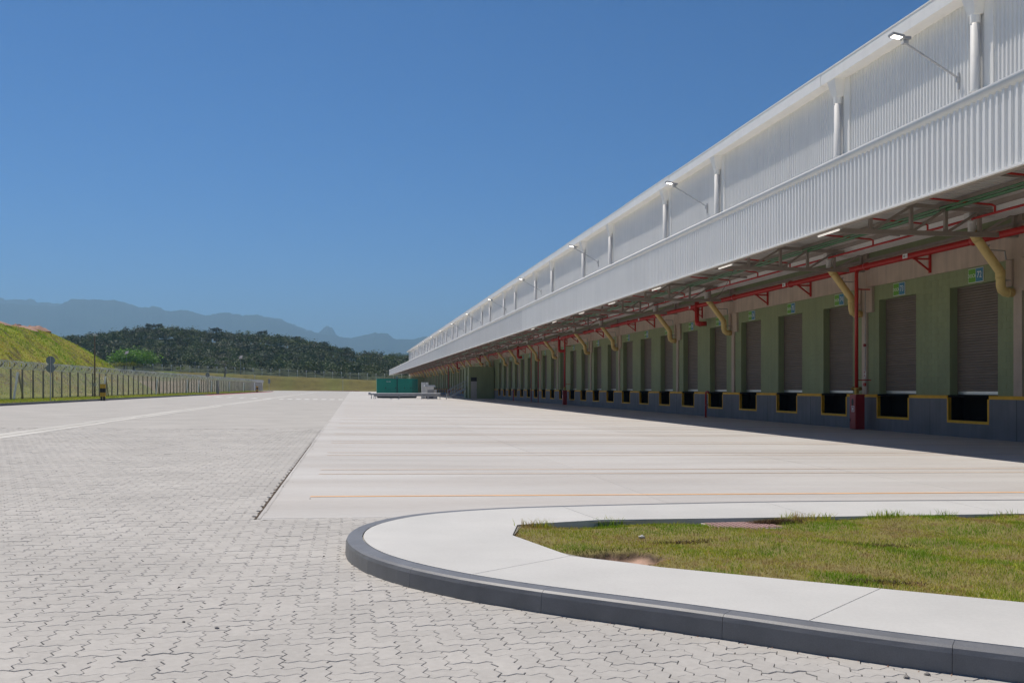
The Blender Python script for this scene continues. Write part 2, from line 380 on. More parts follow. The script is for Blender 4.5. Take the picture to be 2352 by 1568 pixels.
for p in vis[:296]:
    o = bpy.data.objects.new('paver', pm[p[6]]); C.objects.link(o); o.parent = paving
    o.location = (p[4]+random.gauss(0, .001), p[5]+random.gauss(0, .001), g(p[4])+random.gauss(0, .0009))
    o.rotation_euler = (random.gauss(0, .005), S+random.gauss(0, .005), random.gauss(0, .006))
# concrete drain channel across the paving
mb = None
chan = empty('drain_channel', (0, 0, 0), kind='structure')
yy = 18.
while yy < 250:
    L_ = 6 if yy < 80 else 20; wob = random.uniform(-.06, .06)
    for a, b in ((-9.06, -8.68), (-8.62, -8.24)):
        mb = MB(); x0, x1 = a+wob, b+wob
        mb.add([(x0,yy,g(x0)+.005),(x1,yy,g(x1)+.005),(x1,yy+L_-.03,g(x1)+.005),(x0,yy+L_-.03,g(x0)+.005),(x0,yy,g(x0)-.002),(x1,yy,g(x1)-.002),(x1,yy+L_-.03,g(x1)-.002),(x0,yy+L_-.03,g(x0)-.002)],
               [(0,1,2,3),(4,5,1,0),(5,6,2,1),(6,7,3,2),(7,4,0,3)])
        mb.build('channel_strip', M['gutterc'], chan)
    mb = MB(); sheet(mb, -8.68+wob, yy, -8.62+wob, yy+L_-.03, .003); mb.build('joint', M['sand'], chan)
    yy += L_
# apron of concrete slabs
apron = empty('concrete_apron', (0, 0, 0), kind='structure')
mb = MB(); sheet(mb, -.9, 10.12, 18.1, 318, -.012); mb.build('joint_bed', M['sand'], apron)
ex = [-.9, 3.6, 8.1, 12.6, 18.09]; yy = 10.13
while yy < 318:
    L_ = 5. if yy < 160 else 12.
    for a, b in zip(ex[:-1], ex[1:]):
        x0, x1, y0, y1 = a+.0025, b-.0025, yy, min(yy+L_-.005, 318); mb = MB(); dz = random.uniform(-.0008, .0008)
        mb.add([(x0,y0,g(x0)+dz),(x1,y0,g(x1)+dz),(x1,y1,g(x1)+dz),(x0,y1,g(x0)+dz),(x0,y0,g(x0)-.011),(x1,y0,g(x1)-.011),(x1,y1,g(x1)-.011),(x0,y1,g(x0)-.011)],
               [(0,1,2,3),(4,5,1,0),(5,6,2,1),(6,7,3,2),(7,4,0,3)])
        mb.build('slab_panel', M['slab'], apron)
    yy += L_
mb = MB()   # thin raised mortar edge along the apron seam
for k in range(60):
    y0 = 10.1+k*.5; w = .012+.01*random.random(); mb.add([(-.93,y0,g(-.93)+.004),(-.93+w*2,y0,g(-.9)+.004),(-.93+w*2,y0+.5,g(-.9)+.004),(-.93,y0+.5,g(-.93)+.004)], [(0,1,2,3)])
sheet(mb, -.93, 10.04, 1.2, 10.128, -.002); mb.build('seam_strip', M['slab'], apron)
mb = MB()
for k in range(150):   # crumbled joint beside the seam
    y0 = 10.05+k*.09+random.uniform(0, .03); w = random.uniform(.002, .03)*(1 if k < 60 else .55); mb.add([(-.945-w,y0,g(-.98)+.0035),(-.935,y0,g(-.98)+.0035),(-.935,y0+.085,g(-.98)+.0035),(-.943-w*random.random(),y0+.085,g(-.98)+.0035)], [(0,1,2,3)])
mb.build('crumbled_joint', M['sod'], apron)
k = 0
for cy in [11.65]+[15.55+4.2*n for n in range(0, 22)]:
    for s_ in (-.38, .4):
        y0 = cy+s_
        if y0 < 11.9: continue
        mb = MB(); x0 = -.5; x1 = 17.2
        mb.add([(x0,y0,g(x0)+.004),(x1,y0,g(x1)+.004),(x1,y0+.075,g(x1)+.004),(x0,y0+.075,g(x0)+.004)], [(0,1,2,3)])
        mb.build('bay_line', M['orange' if cy < 14 else 'orange2'], apron)
# road paint: red kerb stripe, row of dashes, red line at the far edge
mk = empty('road_markings', (0, 0, 0), kind='structure')
mb = MB(); sheet(mb, -19.95, 140, -19.1, 254, .005, 4); mb.build('red_kerb_stripe', M['redp'], mk)
mb = MB(); mb.add([(-60,325.4,g(-60)-.02),(2,325.4,g(2)-.02),(2,325.4,g(2)+.2),(-60,325.4,g(-60)+.2),(-60,326,g(-60)-.02),(2,326,g(2)-.02),(2,326,g(2)+.2),(-60,326,g(-60)+.2)], [(0,1,2,3),(7,6,5,4),(3,2,6,7),(0,3,7,4),(1,5,6,2)]); mb.build('red_far_kerb', M['redp'], mk)
for t in range(6):
    x = -17.1+t*1.66; y = 124-t*3.4; mb = MB(); sheet(mb, x-.27, y-2.6, x+.27, y+2.6, .009); mb.build('dash', M['whitep'], mk)
for t in range(8):
    x = -7.3+t*.86; mb = MB(); sheet(mb, x-.24, 103.4, x+.24, 108.2, .009); mb.build('dash', M['whitep'], mk)

# ---------------------------------------------------------------- island: kerb, walk, lawn
kerb = empty('island_kerb', (0, 0, 0), kind='structure')
inn = offs(kc, KW)
def arc_len(line):
    s_ = [0]
    for i in range(1, len(line)): s_.append(s_[-1]+(line[i]-line[i-1]).length)
    return s_
al = arc_len(kc); i0 = 0; cut = .35
def section(i, shrink=0):
    t = (kc[min(i+1, len(kc)-1)]-kc[max(i-1, 0)]).normalized(); nrm = Vector((-t.y, t.x, 0)); p = kc[i]; z0 = g(p.x)
    jit = .002*math.sin(i*1.7)+.0015*math.sin(i*.53)
    pr = [(0-.0, -.02), (.006, KH-.035), (.014, KH-.012), (.032, KH-.001), (KW-.004, KH+.0), (KW-.004, 0)]
    return [Vector((p.x, p.y, z0))+nrm*(o+jit*(1 if h < KH-.02 else .4))+Vector((0, 0, h)) for o, h in pr]
while i0 < len(kc)-1:
    i1 = i0
    while i1 < len(kc)-1 and al[i1]-al[i0] < 1.0: i1 += 1
    mb = MB(); secs = [section(i) for i in range(i0, i1+1)]
    if len(secs) > 1:
        secs[0] = [a+(b-a).normalized()*.0012 for a, b in zip(secs[0], secs[1])]; secs[-1] = [a+(b-a).normalized()*.0012 for a, b in zip(secs[-1], secs[-2])]
        m_ = len(secs[0]); vs = [q for s_ in secs for q in s_]; fs = []
        for a in range(len(secs)-1):
            for b in range(m_-1): fs.append((a*m_+b, (a+1)*m_+b, (a+1)*m_+b+1, a*m_+b+1))
        fs += [tuple(range(m_)), tuple(range((len(secs)-1)*m_+m_-1, (len(secs)-1)*m_-1, -1))]
        mb.add(vs, fs); mb.build('kerb_stone', M['kerbp'], kerb)
    i0 = i1
lawn = [(22, 8.96), (14, 8.96), (6.5, 8.94), (3.98, 8.84), (3.39, 8.82), (2.19, 8.79), (1.40, 8.53), (1.26, 7.92), (1.51, 6.9), (1.86, 6.58), (2.02, 6.4), (3.73, 5.12), (5.4, 3.9), (8, 2.2), (12, .2), (16, -1.6)]
# the walk: strips between kerb and lawn, cut into panels at the joints
def dens(P, step):
    P = [Vector((*p, 0)) for p in P]; out = []
    for a, b in zip(P[:-1], P[1:]):
        n = max(1, int((b-a).length/step)); out += [a.lerp(b, k/n) for k in range(n)]
    return out+[P[-1]]
lc = dens(lawn, .15)
def resample(line, n):
    s_ = arc_len(line); out = []
    for k in range(n):
        t = s_[-1]*k/(n-1); i = max(0, min(len(line)-2, int(np.searchsorted(s_, t))-1)); u = (t-s_[i])/max(1e-9, s_[i+1]-s_[i]); out.append(line[i].lerp(line[i+1], u))
    return out
walk = empty('sidewalk', (0, 0, 0), kind='structure')
ki = offs(kc, KW+.006)
def nearest_i(line, p): return min(range(len(line)), key=lambda i: (line[i]-Vector((*p, 0))).length)
cuts = [((22, 10.1), (22, 8.96)), ((14, 10.1), (14, 8.96)), ((8.6, 10.1), (8.5, 8.95)), ((6.45, 10.1), (6.35, 8.94)), ((4.33, 10.05), (4.24, 8.85)), ((2.127, 9.8), (2.24, 8.79)), ((.765, 6.25), (1.51, 6.9)), ((2.327, 4.85), (3.058, 5.6)), ((4.6, 3.1), (5.4, 3.9)), ((8, 1.3), (8.6, 1.9)), ((16, -2), (16, -1.6))]
for (ka, la), (kb, lb) in zip(cuts[:-1], cuts[1:]):
    A = ki[nearest_i(ki, ka):nearest_i(ki, kb)+1]; B = lc[nearest_i(lc, la):nearest_i(lc, lb)+1]
    n = max(60, len(A)); A = resample(A, n); B = resample(B, n)
    A[0] = A[0]+(A[1]-A[0]).normalized()*.003; A[-1] = A[-1]+(A[-2]-A[-1]).normalized()*.003; B[0] = B[0]+(B[1]-B[0]).normalized()*.003; B[-1] = B[-1]+(B[-2]-B[-1]).normalized()*.003
    mb = MB(); H = KH+.002
    vs = [(p.x, p.y, g(p.x)+H) for p in A]+[(p.x, p.y, g(p.x)+H) for p in B]+[(p.x, p.y, g(p.x)+H-.11) for p in B]+[(p.x, p.y, g(p.x)+H-.03) for p in A]
    fs = []
    for k in range(n-1): fs += [(k, n+k, n+k+1, k+1), (n+k, 2*n+k, 2*n+k+1, n+k+1), (3*n+k, k, k+1, 3*n+k+1)]
    fs += [(0, 3*n, 2*n, n), (n-1, 2*n-1, 3*n-1, 4*n-1)]
    mb.add(vs, fs); mb.build('walk_panel', M['walk'], walk)
mb = MB(); n = 60; A = resample(kc, n); B = resample(lc, n)
A2 = resample(offs(kc, .1), n)
mb.add([(p.x, p.y, g(p.x)+KH-.012) for p in A2]+[(p.x, p.y, g(p.x)+KH-.012) for p in B], [(k, n+k, n+k+1, k+1) for k in range(n-1)])
mb.build('walk_bed', M['sand'], walk)
# lawn surface (sod with a torn hole, soil grid)
lp = np.array([(p.x, p.y) for p in offs(lc, -.0)])
def hole(x, y):   # torn patch near the walk
    u = ((x-1.84)/(.38+.04*np.sin(y*23)))**2+((y-6.99+.05*(x-1.80))/(.28+.015*np.sin(x*31)+.01*np.sin(x*67)))**2; return np.exp(-np.maximum(u, 0)**6)
def mound(x, y): return .022*np.sin(x*2.1+.4)*np.sin(y*1.7+1)+.018*np.sin(x*4.7+y*3.1)+.035*np.exp(-((x-5.8)**2)/1.6-((y-8.3)**2)/.35)
def edge_low(x, y):   # the sod dips beside the far walk edge between x 1.9 and 3.6
    return -.045*np.exp(-((y-8.76)/.13)**2)*np.clip((3.9-x)/.4, 0, 1)*np.clip((x-1.5)/.3, 0, 1)
def lawn_z(x, y): return gv(x)+KH-.028+mound(x, y)*.8+edge_low(x, y)-.075*hole(x, y)+.02*hole(x, y)*np.sin(x*17)*np.sin(y*13)
lx = np.unique(np.concatenate([np.arange(1.1, 2.6, .02), np.arange(2.6, 16, .06)])); ly = np.unique(np.concatenate([np.arange(-1.6, 6.3, .06), np.arange(6.3, 7.5, .02), np.arange(7.5, 9.1, .06)])); LX, LY = np.meshgrid(lx, ly); LZ = lawn_z(LX, LY)
i, j = np.meshgrid(np.arange(len(lx)-1), np.arange(len(ly)-1)); a = (j*len(lx)+i).ravel(); F = np.stack([a, a+1, a+len(lx)+1, a+len(lx)], 1)
cxx = ((LX[:-1, :-1]+LX[1:, 1:])/2).ravel(); cyy = ((LY[:-1, :-1]+LY[1:, 1:])/2).ravel()
keep = inside(cxx, cyy, np.array([(p.x, p.y) for p in offs(lc, -.05)]))
F = F[keep]
lcol = np.tile(np.array([.20, .17, .05]), (LX.size, 1)); hcol = hole(LX, LY).ravel()[:, None]; lcol = lcol*(1-hcol)+np.array([.52, .33, .25])*hcol; rim = (np.clip(1-np.abs(hcol-.45)/.44, 0, 1)*(LY.ravel()[:, None] > 6.98)); lcol = lcol*(1-rim)+np.array([.05, .03, .018])*rim
lawn_o = npmesh('lawn_soil', np.stack([LX.ravel(), LY.ravel(), LZ.ravel()], 1), F, mat('lawn_soil', (0, 0, 0), .95, attr='col', var=.25, scale=10, bump=.006, bscale=60, fine=.2), attr={'col': lcol}, smooth=True)
tag(lawn_o, kind='structure')
def blades(name, px, py, pz, h, w, cols, label, cat, lean=.5):
    n = len(px); a = rng.uniform(0, 2*np.pi, n); dx, dy = np.cos(a), np.sin(a); la = rng.uniform(0, 2*np.pi, n); lm = rng.uniform(.1, 1, n)*lean*h
    b0 = np.stack([px-dx*w, py-dy*w, pz], 1); b1 = np.stack([px+dx*w, py+dy*w, pz], 1)
    m0 = np.stack([px-dx*w*.7+np.cos(la)*lm*.35, py-dy*w*.7+np.sin(la)*lm*.35, pz+h*.6], 1); m1 = np.stack([px+dx*w*.7+np.cos(la)*lm*.35, py+dy*w*.7+np.sin(la)*lm*.35, pz+h*.6], 1)
    tp = np.stack([px+np.cos(la)*lm, py+np.sin(la)*lm, pz+h], 1)
    VV = np.stack([b0, b1, m1, m0, tp], 1).reshape(-1, 3); o = np.arange(n)*5
    Q = np.stack([o, o+1, o+2, o+3], 1); T = np.stack([o+3, o+2, o+4], 1)
    ob = npmesh(name, VV, [Q, T], M['blade'], attr={'col': np.repeat(cols, 5, 0)}); tag(ob, label, cat, kind='stuff'); return ob
def grass_cols(n, px, py, sc=1.6, dryness=.5):
    nz_ = np.array([noise.fractal(Vector((a*sc, b*sc, 7)), 1., 2., 3) for a, b in zip(px, py)])
    n2_ = np.array([noise.noise(Vector((a*sc*5, b*sc*5, 2))) for a, b in zip(px, py)]); t = np.clip(dryness+nz_*1.2+np.maximum(n2_-.18, 0)*2.2+rng.normal(0, .2, n), 0, 1)[:, None]
    gcol = np.array([.25, .40, .022]); ycol = np.array([.58, .54, .07]); bcol = np.array([.50, .34, .14])
    c = np.where(t < .6, gcol+(ycol-gcol)*t/.6, ycol+(bcol-ycol)*(t-.6)/.4); return c*rng.uniform(.75, 1.3, (n, 1)), nz_
N = 420000
px = rng.uniform(1.2, 10.5, N); py = rng.uniform(1.5, 8.97, N)
dd = px*.1568+py*.9876; rr_ = px*.9876-py*.1568
ok = inside(px, py, lp) & (rr_ < .58*dd+.6) & (dd > 3.4); ok &= rng.random(N) < np.clip(1.15-dd*.045, .5, 1)
ok &= hole(px, py) < rng.uniform(.1, .5, N); ok &= ~((px > 3.12) & (px < 3.78) & (py > 8.32) & (py < 8.76))
px, py = px[ok], py[ok]; cols, nz_ = grass_cols(len(px), px, py, 1.6, .36)
h = (.016+.02*rng.random(len(px)))*(1.1-.5*np.clip(nz_, -.5, .8))*.85; tall = rng.random(len(px)) < .015; h = np.where(tall, h*1.8, h)
nearhole = np.exp(-((px-1.84)/.4)**4-((py-7.29+.05*(px-1.80))/.06)**2); cols = cols*(1-nearhole[:, None]*.75)+np.array([.10, .055, .03])*nearhole[:, None]*.75
blades('lawn_grass', px, py, lawn_z(px, py)-.004, h, .0014+.0012*rng.random(len(px)), cols, 'patchy green and straw coloured turf filling the traffic island', 'grass', .9)
# taller tufts along the far walk edge
n = 900; cxs = rng.choice([1.5, 1.62, 2.2, 2.32, 4.05, 4.2, 4.35, 4.9, 5.05, 5.6, 6.2, 6.9], n); px = cxs+rng.normal(0, .06, n); py = 8.79+rng.normal(0, .03, n)-(px < 1.9)*.31
cols, _ = grass_cols(n, px, py, 1.6, .12)
blades('edge_tufts', px, py, lawn_z(px, py)-.004, rng.uniform(.03, .1, n), rng.uniform(.002, .0035, n), cols, 'longer bright green tufts against the far walk edge', 'grass', .8)
n = 1500; px = rng.normal(3.72, .13, n); py = 8.6+rng.normal(0, .035, n)-.35*(px-3.72); cc = np.array([.13, .085, .045])*rng.uniform(.5, 1.8, (n, 1))
blades('torn_sod', px, py, lawn_z(px, py)-.004, rng.uniform(.02, .06, n), rng.uniform(.002, .004, n), cc, 'torn brown clump of sod flopped over the drain cover', 'grass', 1.4)
for cx_, cy_, n_ in ((4.9, 5.6, 500), (3.3, 5.9, 400), (5.6, 6.9, 400), (4.1, 7.3, 300), (6.3, 5.5, 500), (2.6, 7.7, 300)):
    px = cx_+rng.normal(0, .13, n_); py = cy_+rng.normal(0, .035, n_); cc = np.array([.11, .075, .04])*rng.uniform(.5, 1.8, (n_, 1)); blades('dead_patch', px, py, lawn_z(px, py)-.003, rng.uniform(.015, .035, n_), rng.uniform(.002, .004, n_), cc, 'dark dead patch of matted thatch in the turf', 'grass', 1.6)
# manhole cover and stones in the lawn
zc = lawn_z(np.array([3.45]), np.array([8.54]))[0]+.012
mc = empty('drain_cover', (3.45, 8.54, zc), 'pinkish chequered concrete cover sunk in the lawn', 'cover')
mb = MB(); mb.box(3.13, 8.33, zc-.03, 3.77, 8.75, zc); mb.build('frame', M['gutterc'], mc)
mb = MB()
for a in range(12):
    for b in range(8):
        xx = 3.16+a*.049; y0 = 8.355+b*.047; mb.box(xx, y0, zc+.001, xx+.036, y0+.034, zc+.008)
cv = mb.build('raised_grid', M['cover'], mc); mb = MB(); mb.box(3.145, 8.343, zc-.01, 3.755, 8.737, zc+.002); mb.build('plate', M['cover'], mc)
def rock(x, y, z, r, label=None, name='stone', m='stone', group=None, cat='stone'):
    mb = MB(); vs = []; fs = []
    for a in range(4):
        for b in range(6):
            th_ = math.pi*(a+.5)/4; ph = 2*math.pi*b/6+a*.3; q = r*random.uniform(.75, 1.15)
            vs.append((x+q*math.sin(th_)*math.cos(ph), y+q*math.sin(th_)*math.sin(ph)*.8, z+q*.55*math.cos(th_)+r*.35))
    for a in range(3):
        for b in range(6): fs.append((a*6+b, (a+1)*6+b, (a+1)*6+(b+1) % 6, a*6+(b+1) % 6))
    fs += [tuple(range(6)), tuple(range(23, 17, -1))]; mb.add(vs, fs)
    return mb.thing(name, M[m], (x, y, z), label, cat, group)
rock(1.70, 6.82, float(lawn_z(1.70, 6.82)), .028, 'small brown stone in the torn hole in the turf', group='loose stones')
rock(2.06, 6.95, float(lawn_z(2.06, 6.95)), .025, 'pale stone at the right side of the dirt hole', group='loose stones')
rock(1.86, 6.68, float(lawn_z(1.86, 6.68))-.01, .045, 'flat grey stone between dirt hole and walk', group='loose stones')
rock(2.36, 8.02, float(lawn_z(2.36, 8.02)), .035, 'pale crumpled clod lying on the turf behind the dirt hole', name='clod', m='gutterc', cat='clod')
rock(2.62, 4.27, g(2.6), .016, 'dark pebble on the pavers below the kerb, nearer to it', group='pebbles below the kerb')
rock(2.50, 4.24, g(2.5), .016, 'dark pebble on the pavers below the kerb, farther left', group='pebbles below the kerb')
rock(-.72, 5.55, g(-.7), .014, 'grey pebble on the pavers left of the kerb nose', group='pebbles on the paving')
rock(-.92, 5.72, g(-.9), .010, 'tiny dark pebble beside the grey pebble on the pavers', group='pebbles on the paving')
n = 900; t = rng.integers(60, len(kc)-2, n)   # grit and weeds at the kerb foot
mb = MB()
for k in t:
    p = kc[int(k)]; tt = (kc[int(k)+1]-p).normalized(); q = p-Vector((-tt.y, tt.x, 0))*abs(random.gauss(.0, .022)); r = random.uniform(.0015, .006)
    q = Vector((q.x, q.y, g(q.x)+.001)); mb.add([q+Vector((r,0,0)), q+Vector((-r*.6,r,0)), q+Vector((-r*.6,-r,0)), q+Vector((0,0,r*.9))], [(0,1,3),(1,2,3),(2,0,3)])
tag(mb.build('kerb_grit', M['dirt']), 'gritty sand and crumbs gathered along the foot of the island kerb', 'grit', kind='stuff')

n = 140; mb = MB()
for k in range(n):
    x_ = random.uniform(-13, -.1); y_ = random.uniform(5, 24); r_ = random.uniform(.004, .012); q = Vector((x_, y_, g(x_)+.001)); mb.add([q+Vector((r_,0,0)), q+Vector((-r_*.6,r_,0)), q+Vector((-r_*.6,-r_,0)), q+Vector((0,0,r_*.8))], [(0,1,3),(1,2,3),(2,0,3)])
tag(mb.build('scattered_grit', M['sod']), 'tiny dark crumbs scattered over the paving', 'grit', kind='stuff')
# ---------------------------------------------------------------- warehouse
bld = empty('warehouse', (18.1, 20, 0), 'long white and green warehouse with a deep canopy over its loading docks', 'warehouse')
X0 = 18.07; XU = 18.17; YA, YB = 8.0, 331.0; YC = 316.0; DT = 1.25
DC = [14.6+4.2*k for k in range(0, 75)]           # dock centres; index 3 is bay 72
DC = [c for c in DC if not (126 < c < 135.5) and not (254 < c < 263) and c < 314]
COLS = sorted([25.1+21*k for k in range(-1, 15)]+[33.5+21*k for k in range(-1, 14)]); COLS = [c for c in COLS if 10 < c < 316]
dock_base = MB(); pier = MB(); lint = MB(); edge = MB(); pitm = MB(); joints = MB()
prev = YA; DW = 1.165; PWd = 1.03
for c in DC+[None]:
    a = (c-PWd+.13) if c else YB; dock_base.box(X0, prev, -.3, X0+1, a, DT-.1)
    e_ = MB(); e_.box(X0-.004, prev, DT-.1, X0+.6, a, DT); e_.build('dock_edge', M['yellow'], bld)
    if c: dock_base.box(X0, a, -.3, X0+1.0, a+2*PWd, .5); prev = a+2*PWd
prev = YA
for c in DC+[None]:
    a = (c-DW) if c else YB; pier.box(XU, prev, DT+.001, XU+.35, a, 4.55)
    if c: prev = a+2*DW
pier.box(XU, YA, 4.55, XU+.35, YB, 5.06); pier.box(XU+.02, YA, 6.0, XU+.35, YB, 7.2)
dock_base.build('dock_wall', M['dockw'], bld); pier.build('green_wall', M['green'], bld)
mb = MB(); mb.box(XU-.06, YA, 5.06, XU+.35, YB, 5.98); mb.build('concrete_beam', M['conc'], bld)
mb = MB(); mb.box(XU-.12, YA, 5.98, XU+.02, YB, 6.06); mb.build('beam_ledge', M['steel'], bld)
for c in DC[:26]: mb = MB(); mb.box(X0-.002, c+2.08, 0, X0+.01, c+2.095, DT-.11); mb.build('wall_joint', M['black'], bld)
# green blocks, proud of the wall, nearest ones single
bl = []
zr = np.arange(DT+.001, 5.05, .19)
for r_, z0 in enumerate(zr):
    y0 = 20.0-(.195 if r_ % 2 else 0)
    while y0 < 62:
        a, b = y0+.003, y0+.387; zz0, zz1 = z0+.003, min(z0+.187, 5.05)
        segs = [(a, b)]
        for c in DC:
            if z0 < 4.55-.02:
                ns = []
                for (s0, s1) in segs:
                    if s1 <= c-DW or s0 >= c+DW: ns.append((s0, s1))
                    else:
                        if s0 < c-DW-.03: ns.append((s0, c-DW))
                        if s1 > c+DW+.03: ns.append((c+DW, s1))
                segs = ns
        for c in COLS:
            ns = []
            for (s0, s1) in segs:
                if s1 <= c-.2 or s0 >= c+.2: ns.append((s0, s1))
                else:
                    if s0 < c-.23: ns.append((s0, c-.2))
                    if s1 > c+.23: ns.append((c+.2, s1))
            segs = ns
        for s0, s1 in segs:
            if s1-s0 > .05: bl.append((s0, s1, zz0, zz1))
        y0 += .39
bl = [b for b in bl if b[2] < 4.36 or b[3] <= 5.05]
vb = sorted([b for b in bl if b[0] > 25.3]); nearb = vb[:290]; nset = set(nearb)
def blk(mb, b):
    s0, s1, a, z1 = b; x = XU-.005; e = .0015; mb.add([(XU,s0,a),(XU,s1,a),(XU,s1,z1),(XU,s0,z1),(x,s0+e,a+e),(x,s1-e,a+e),(x,s1-e,z1-e),(x,s0+e,z1-e)],
        [(4,5,6,7),(0,1,5,4),(1,2,6,5),(2,3,7,6),(3,0,4,7)])
mb = MB()
for b in bl:
    if b not in nset: blk(mb, b)
tag(mb.build('blocks', M['green'], bld), kind='stuff')
bcache = {}
for b in nearb:
    key = (round(b[1]-b[0], 3), round(b[3]-b[2], 3))
    if key not in bcache:
        q = MB(); blk(q, (0, key[0], 0, key[1])); bcache[key] = q.mesh('block', M['green'], (XU, 0, 0))
    o = bpy.data.objects.new('block', bcache[key]); C.objects.link(o); o.parent = bld; o.location = Vector((XU, b[0], b[2]))-bld.location
# columns
for c in COLS:
    mb = MB(); mb.box(XU-.07, c-.19, DT+.002, XU+.1, c-.012, 6.9); mb.box(XU-.05, c+.012, DT+.002, XU+.1, c+.19, 6.9); mb.box(XU-.02, c-.012, DT+.002, XU+.05, c+.012, 6.9)
    mb.box(XU-.11, c-.62, 4.15, XU+.02, c-.2, 5.04); mb.box(XU-.1, c+.2, 4.3, XU+.02, c+.45, 5.04)
    mb.build('column', M['conc'], bld)
# doors: recessed roller shutters
def slat_mesh(mb, z0, y0, y1, xf):
    prof_ = [(0, 0), (-.012, .012), (-.016, .04), (-.008, .066), (.0, .078)]
    vs = [(xf+a, yy_, z0+b) for yy_ in (y0, y1) for a, b in prof_]; mb.add(vs, [(k, k+5, k+6, k+1) for k in range(4)])
q = MB(); slat_mesh(q, 0, -DW+.04, DW-.04, 0); slat_me = q.mesh('slat', M['shut'])
XD = XU+.27; ns = 40
q = MB()
for k in range(ns): slat_mesh(q, DT+.13+k*.08, -DW+.04, DW-.04, 0)
shutter_me = q.mesh('shutter', M['shut'])
q = MB(); q.box(-.02, -DW+.03, DT+.03, .03, DW-.03, DT+.125); barme = q.mesh('bottom_bar', M['alu'])
q = MB(); q.box(.02, -DW, DT, .06, DW, 4.56); q.box(-.02, -DW, DT, .02, -DW+.05, 4.56); q.box(-.02, DW-.05, DT, .02, DW, 4.56); frame_me = q.mesh('dock_door', M['shut'])
q = MB(); q.box(-.004, -PWd+.13, .42, .0, PWd+.13, .5); q.box(-.004, -PWd+.13, .5, .0, -PWd+.2, DT-.1); q.box(-.004, PWd+.06, .5, .0, PWd+.13, DT-.1)
q.box(.0, -PWd+.125, .5, .14, -PWd+.133, DT); q.box(.0, PWd+.127, .5, .14, PWd+.135, DT)
pitb = q.mesh('pit_border', M['yellow'])
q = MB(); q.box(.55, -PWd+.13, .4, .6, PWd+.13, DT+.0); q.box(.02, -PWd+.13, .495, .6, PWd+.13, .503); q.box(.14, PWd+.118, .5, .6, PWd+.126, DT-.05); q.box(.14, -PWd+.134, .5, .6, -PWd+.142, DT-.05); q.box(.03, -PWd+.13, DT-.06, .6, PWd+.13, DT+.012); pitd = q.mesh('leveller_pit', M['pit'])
def inst(name, me, parent, loc):
    o = bpy.data.objects.new(name, me); C.objects.link(o); o.parent = parent; o.location = Vector(loc)-wloc(parent); return o
for n_, c in enumerate(DC):
    d = inst('dock_door', frame_me, bld, (XD, c, 0)); inst('bottom_bar', barme, d, (XD, c, 0))
    if 3 <= n_ <= 9:
        for k in range(ns+1): inst('slat', slat_me, d, (XD, c, DT+.13+k*.08))
    else: inst('shutter', shutter_me, d, (XD, c, 0))
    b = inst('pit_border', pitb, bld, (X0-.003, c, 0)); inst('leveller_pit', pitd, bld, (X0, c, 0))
# upper cladding, ribbed
def ribs(name, xf, y0, y1, z0, z1, m, parent, pitch=.18, dep=.035, lo=None):
    n = int((y1-y0)/pitch); pr = [(0., 0), (.40, 0), (.50, -1), (.80, -1), (.90, 0)]
    vs = []; 
    for k in range(n):
        for t, o in pr: vs.append((y0+(k+t)*pitch, xf+o*dep))
    vs.append((y0+n*pitch, xf)); A = np.array(vs); m_ = len(A)
    V_ = np.concatenate([np.stack([A[:, 1], A[:, 0], np.full(m_, z0)], 1), np.stack([A[:, 1], A[:, 0], np.full(m_, z1)], 1)])-np.array(wloc(parent))
    a = np.arange(m_-1); F_ = np.stack([a, a+m_, a+m_+1, a+1], 1)
    return npmesh(name, V_, F_, m, parent)
ribs('upper_cladding', XU-.02, YA, YB, 7.0, 13.1, M['cladu'], bld)
XF = 11.2; ZB, ZT = 5.26, 6.76
ribs('canopy_fascia', XF, YA, 66.2, ZB+.03, ZT, M['clad'], bld)
ribs('canopy_fascia', XF+.01, 66.2, YC, ZB+.03, ZT, M['clad2'], bld)
mb = MB(); mb.tube([(XF+.02, YA, ZT+.02), (XF+.02, YC, ZT+.02)], .105, 12); mb.build('fascia_coping', M['trim'], bld, True)
mb = MB(); mb.box(XF-.05, YA, ZB-.0, XF+.02, YC, ZB+.045); mb.build('fascia_sill', M['trim'], bld)
mb = MB(); mb.box(XF+.025, YA, ZB-.02, XF+.12, YC, ZB+.06); mb.box(XF+.03, YA, ZB+.06, XF+.05, YC, ZT-.05); mb.build('fascia_girt', M['steel'], bld)
mb = MB(); mb.add([(XF-.04,YC,ZB),(XU,YC,5.9),(XU,YC,7.0),(XF-.04,YC,ZT+.05),(XF-.04,YC+.06,ZB),(XU,YC+.06,5.9),(XU,YC+.06,7.0),(XF-.04,YC+.06,ZT+.05)],[(0,1,2,3),(7,6,5,4),(0,3,7,4),(1,5,6,2),(3,2,6,7),(0,4,5,1)]); mb.build('canopy_end', M['clad'], bld)
# canopy roof sheet, ribs across
def roofz(x): return 6.40+(18.0-x)*.045
n = int((YC-YA)/.25); vs = []; 
for k in range(n):
    for t, o in ((0, 0), (.45, 0), (.55, .035), (.9, .035)): vs.append((YA+(k+t)*.25, o))
A = np.array(vs); m_ = len(A)
V_ = np.concatenate([np.stack([np.full(m_, XF+.05), A[:, 0], A[:, 1]+roofz(XF)+.07], 1), np.stack([np.full(m_, 17.45), A[:, 0], A[:, 1]+roofz(17.45)+.07], 1)])-np.array(bld.location)
a = np.arange(m_-1); npmesh('canopy_roof', V_, np.stack([a, a+1, a+m_+1, a+m_], 1), M['under'], bld)
mb = MB()
mb.box(17.35, YA, 6.22, 17.95, YC, 6.25); mb.box(17.33, YA, 6.22, 17.36, YC, 6.46); mb.box(17.95, YA, 6.22, 17.97, YC, 6.62); mb.box(17.95, YA, 6.58, XU, YC, 6.62)
mb.build('canopy_gutter', M['trim'], bld)
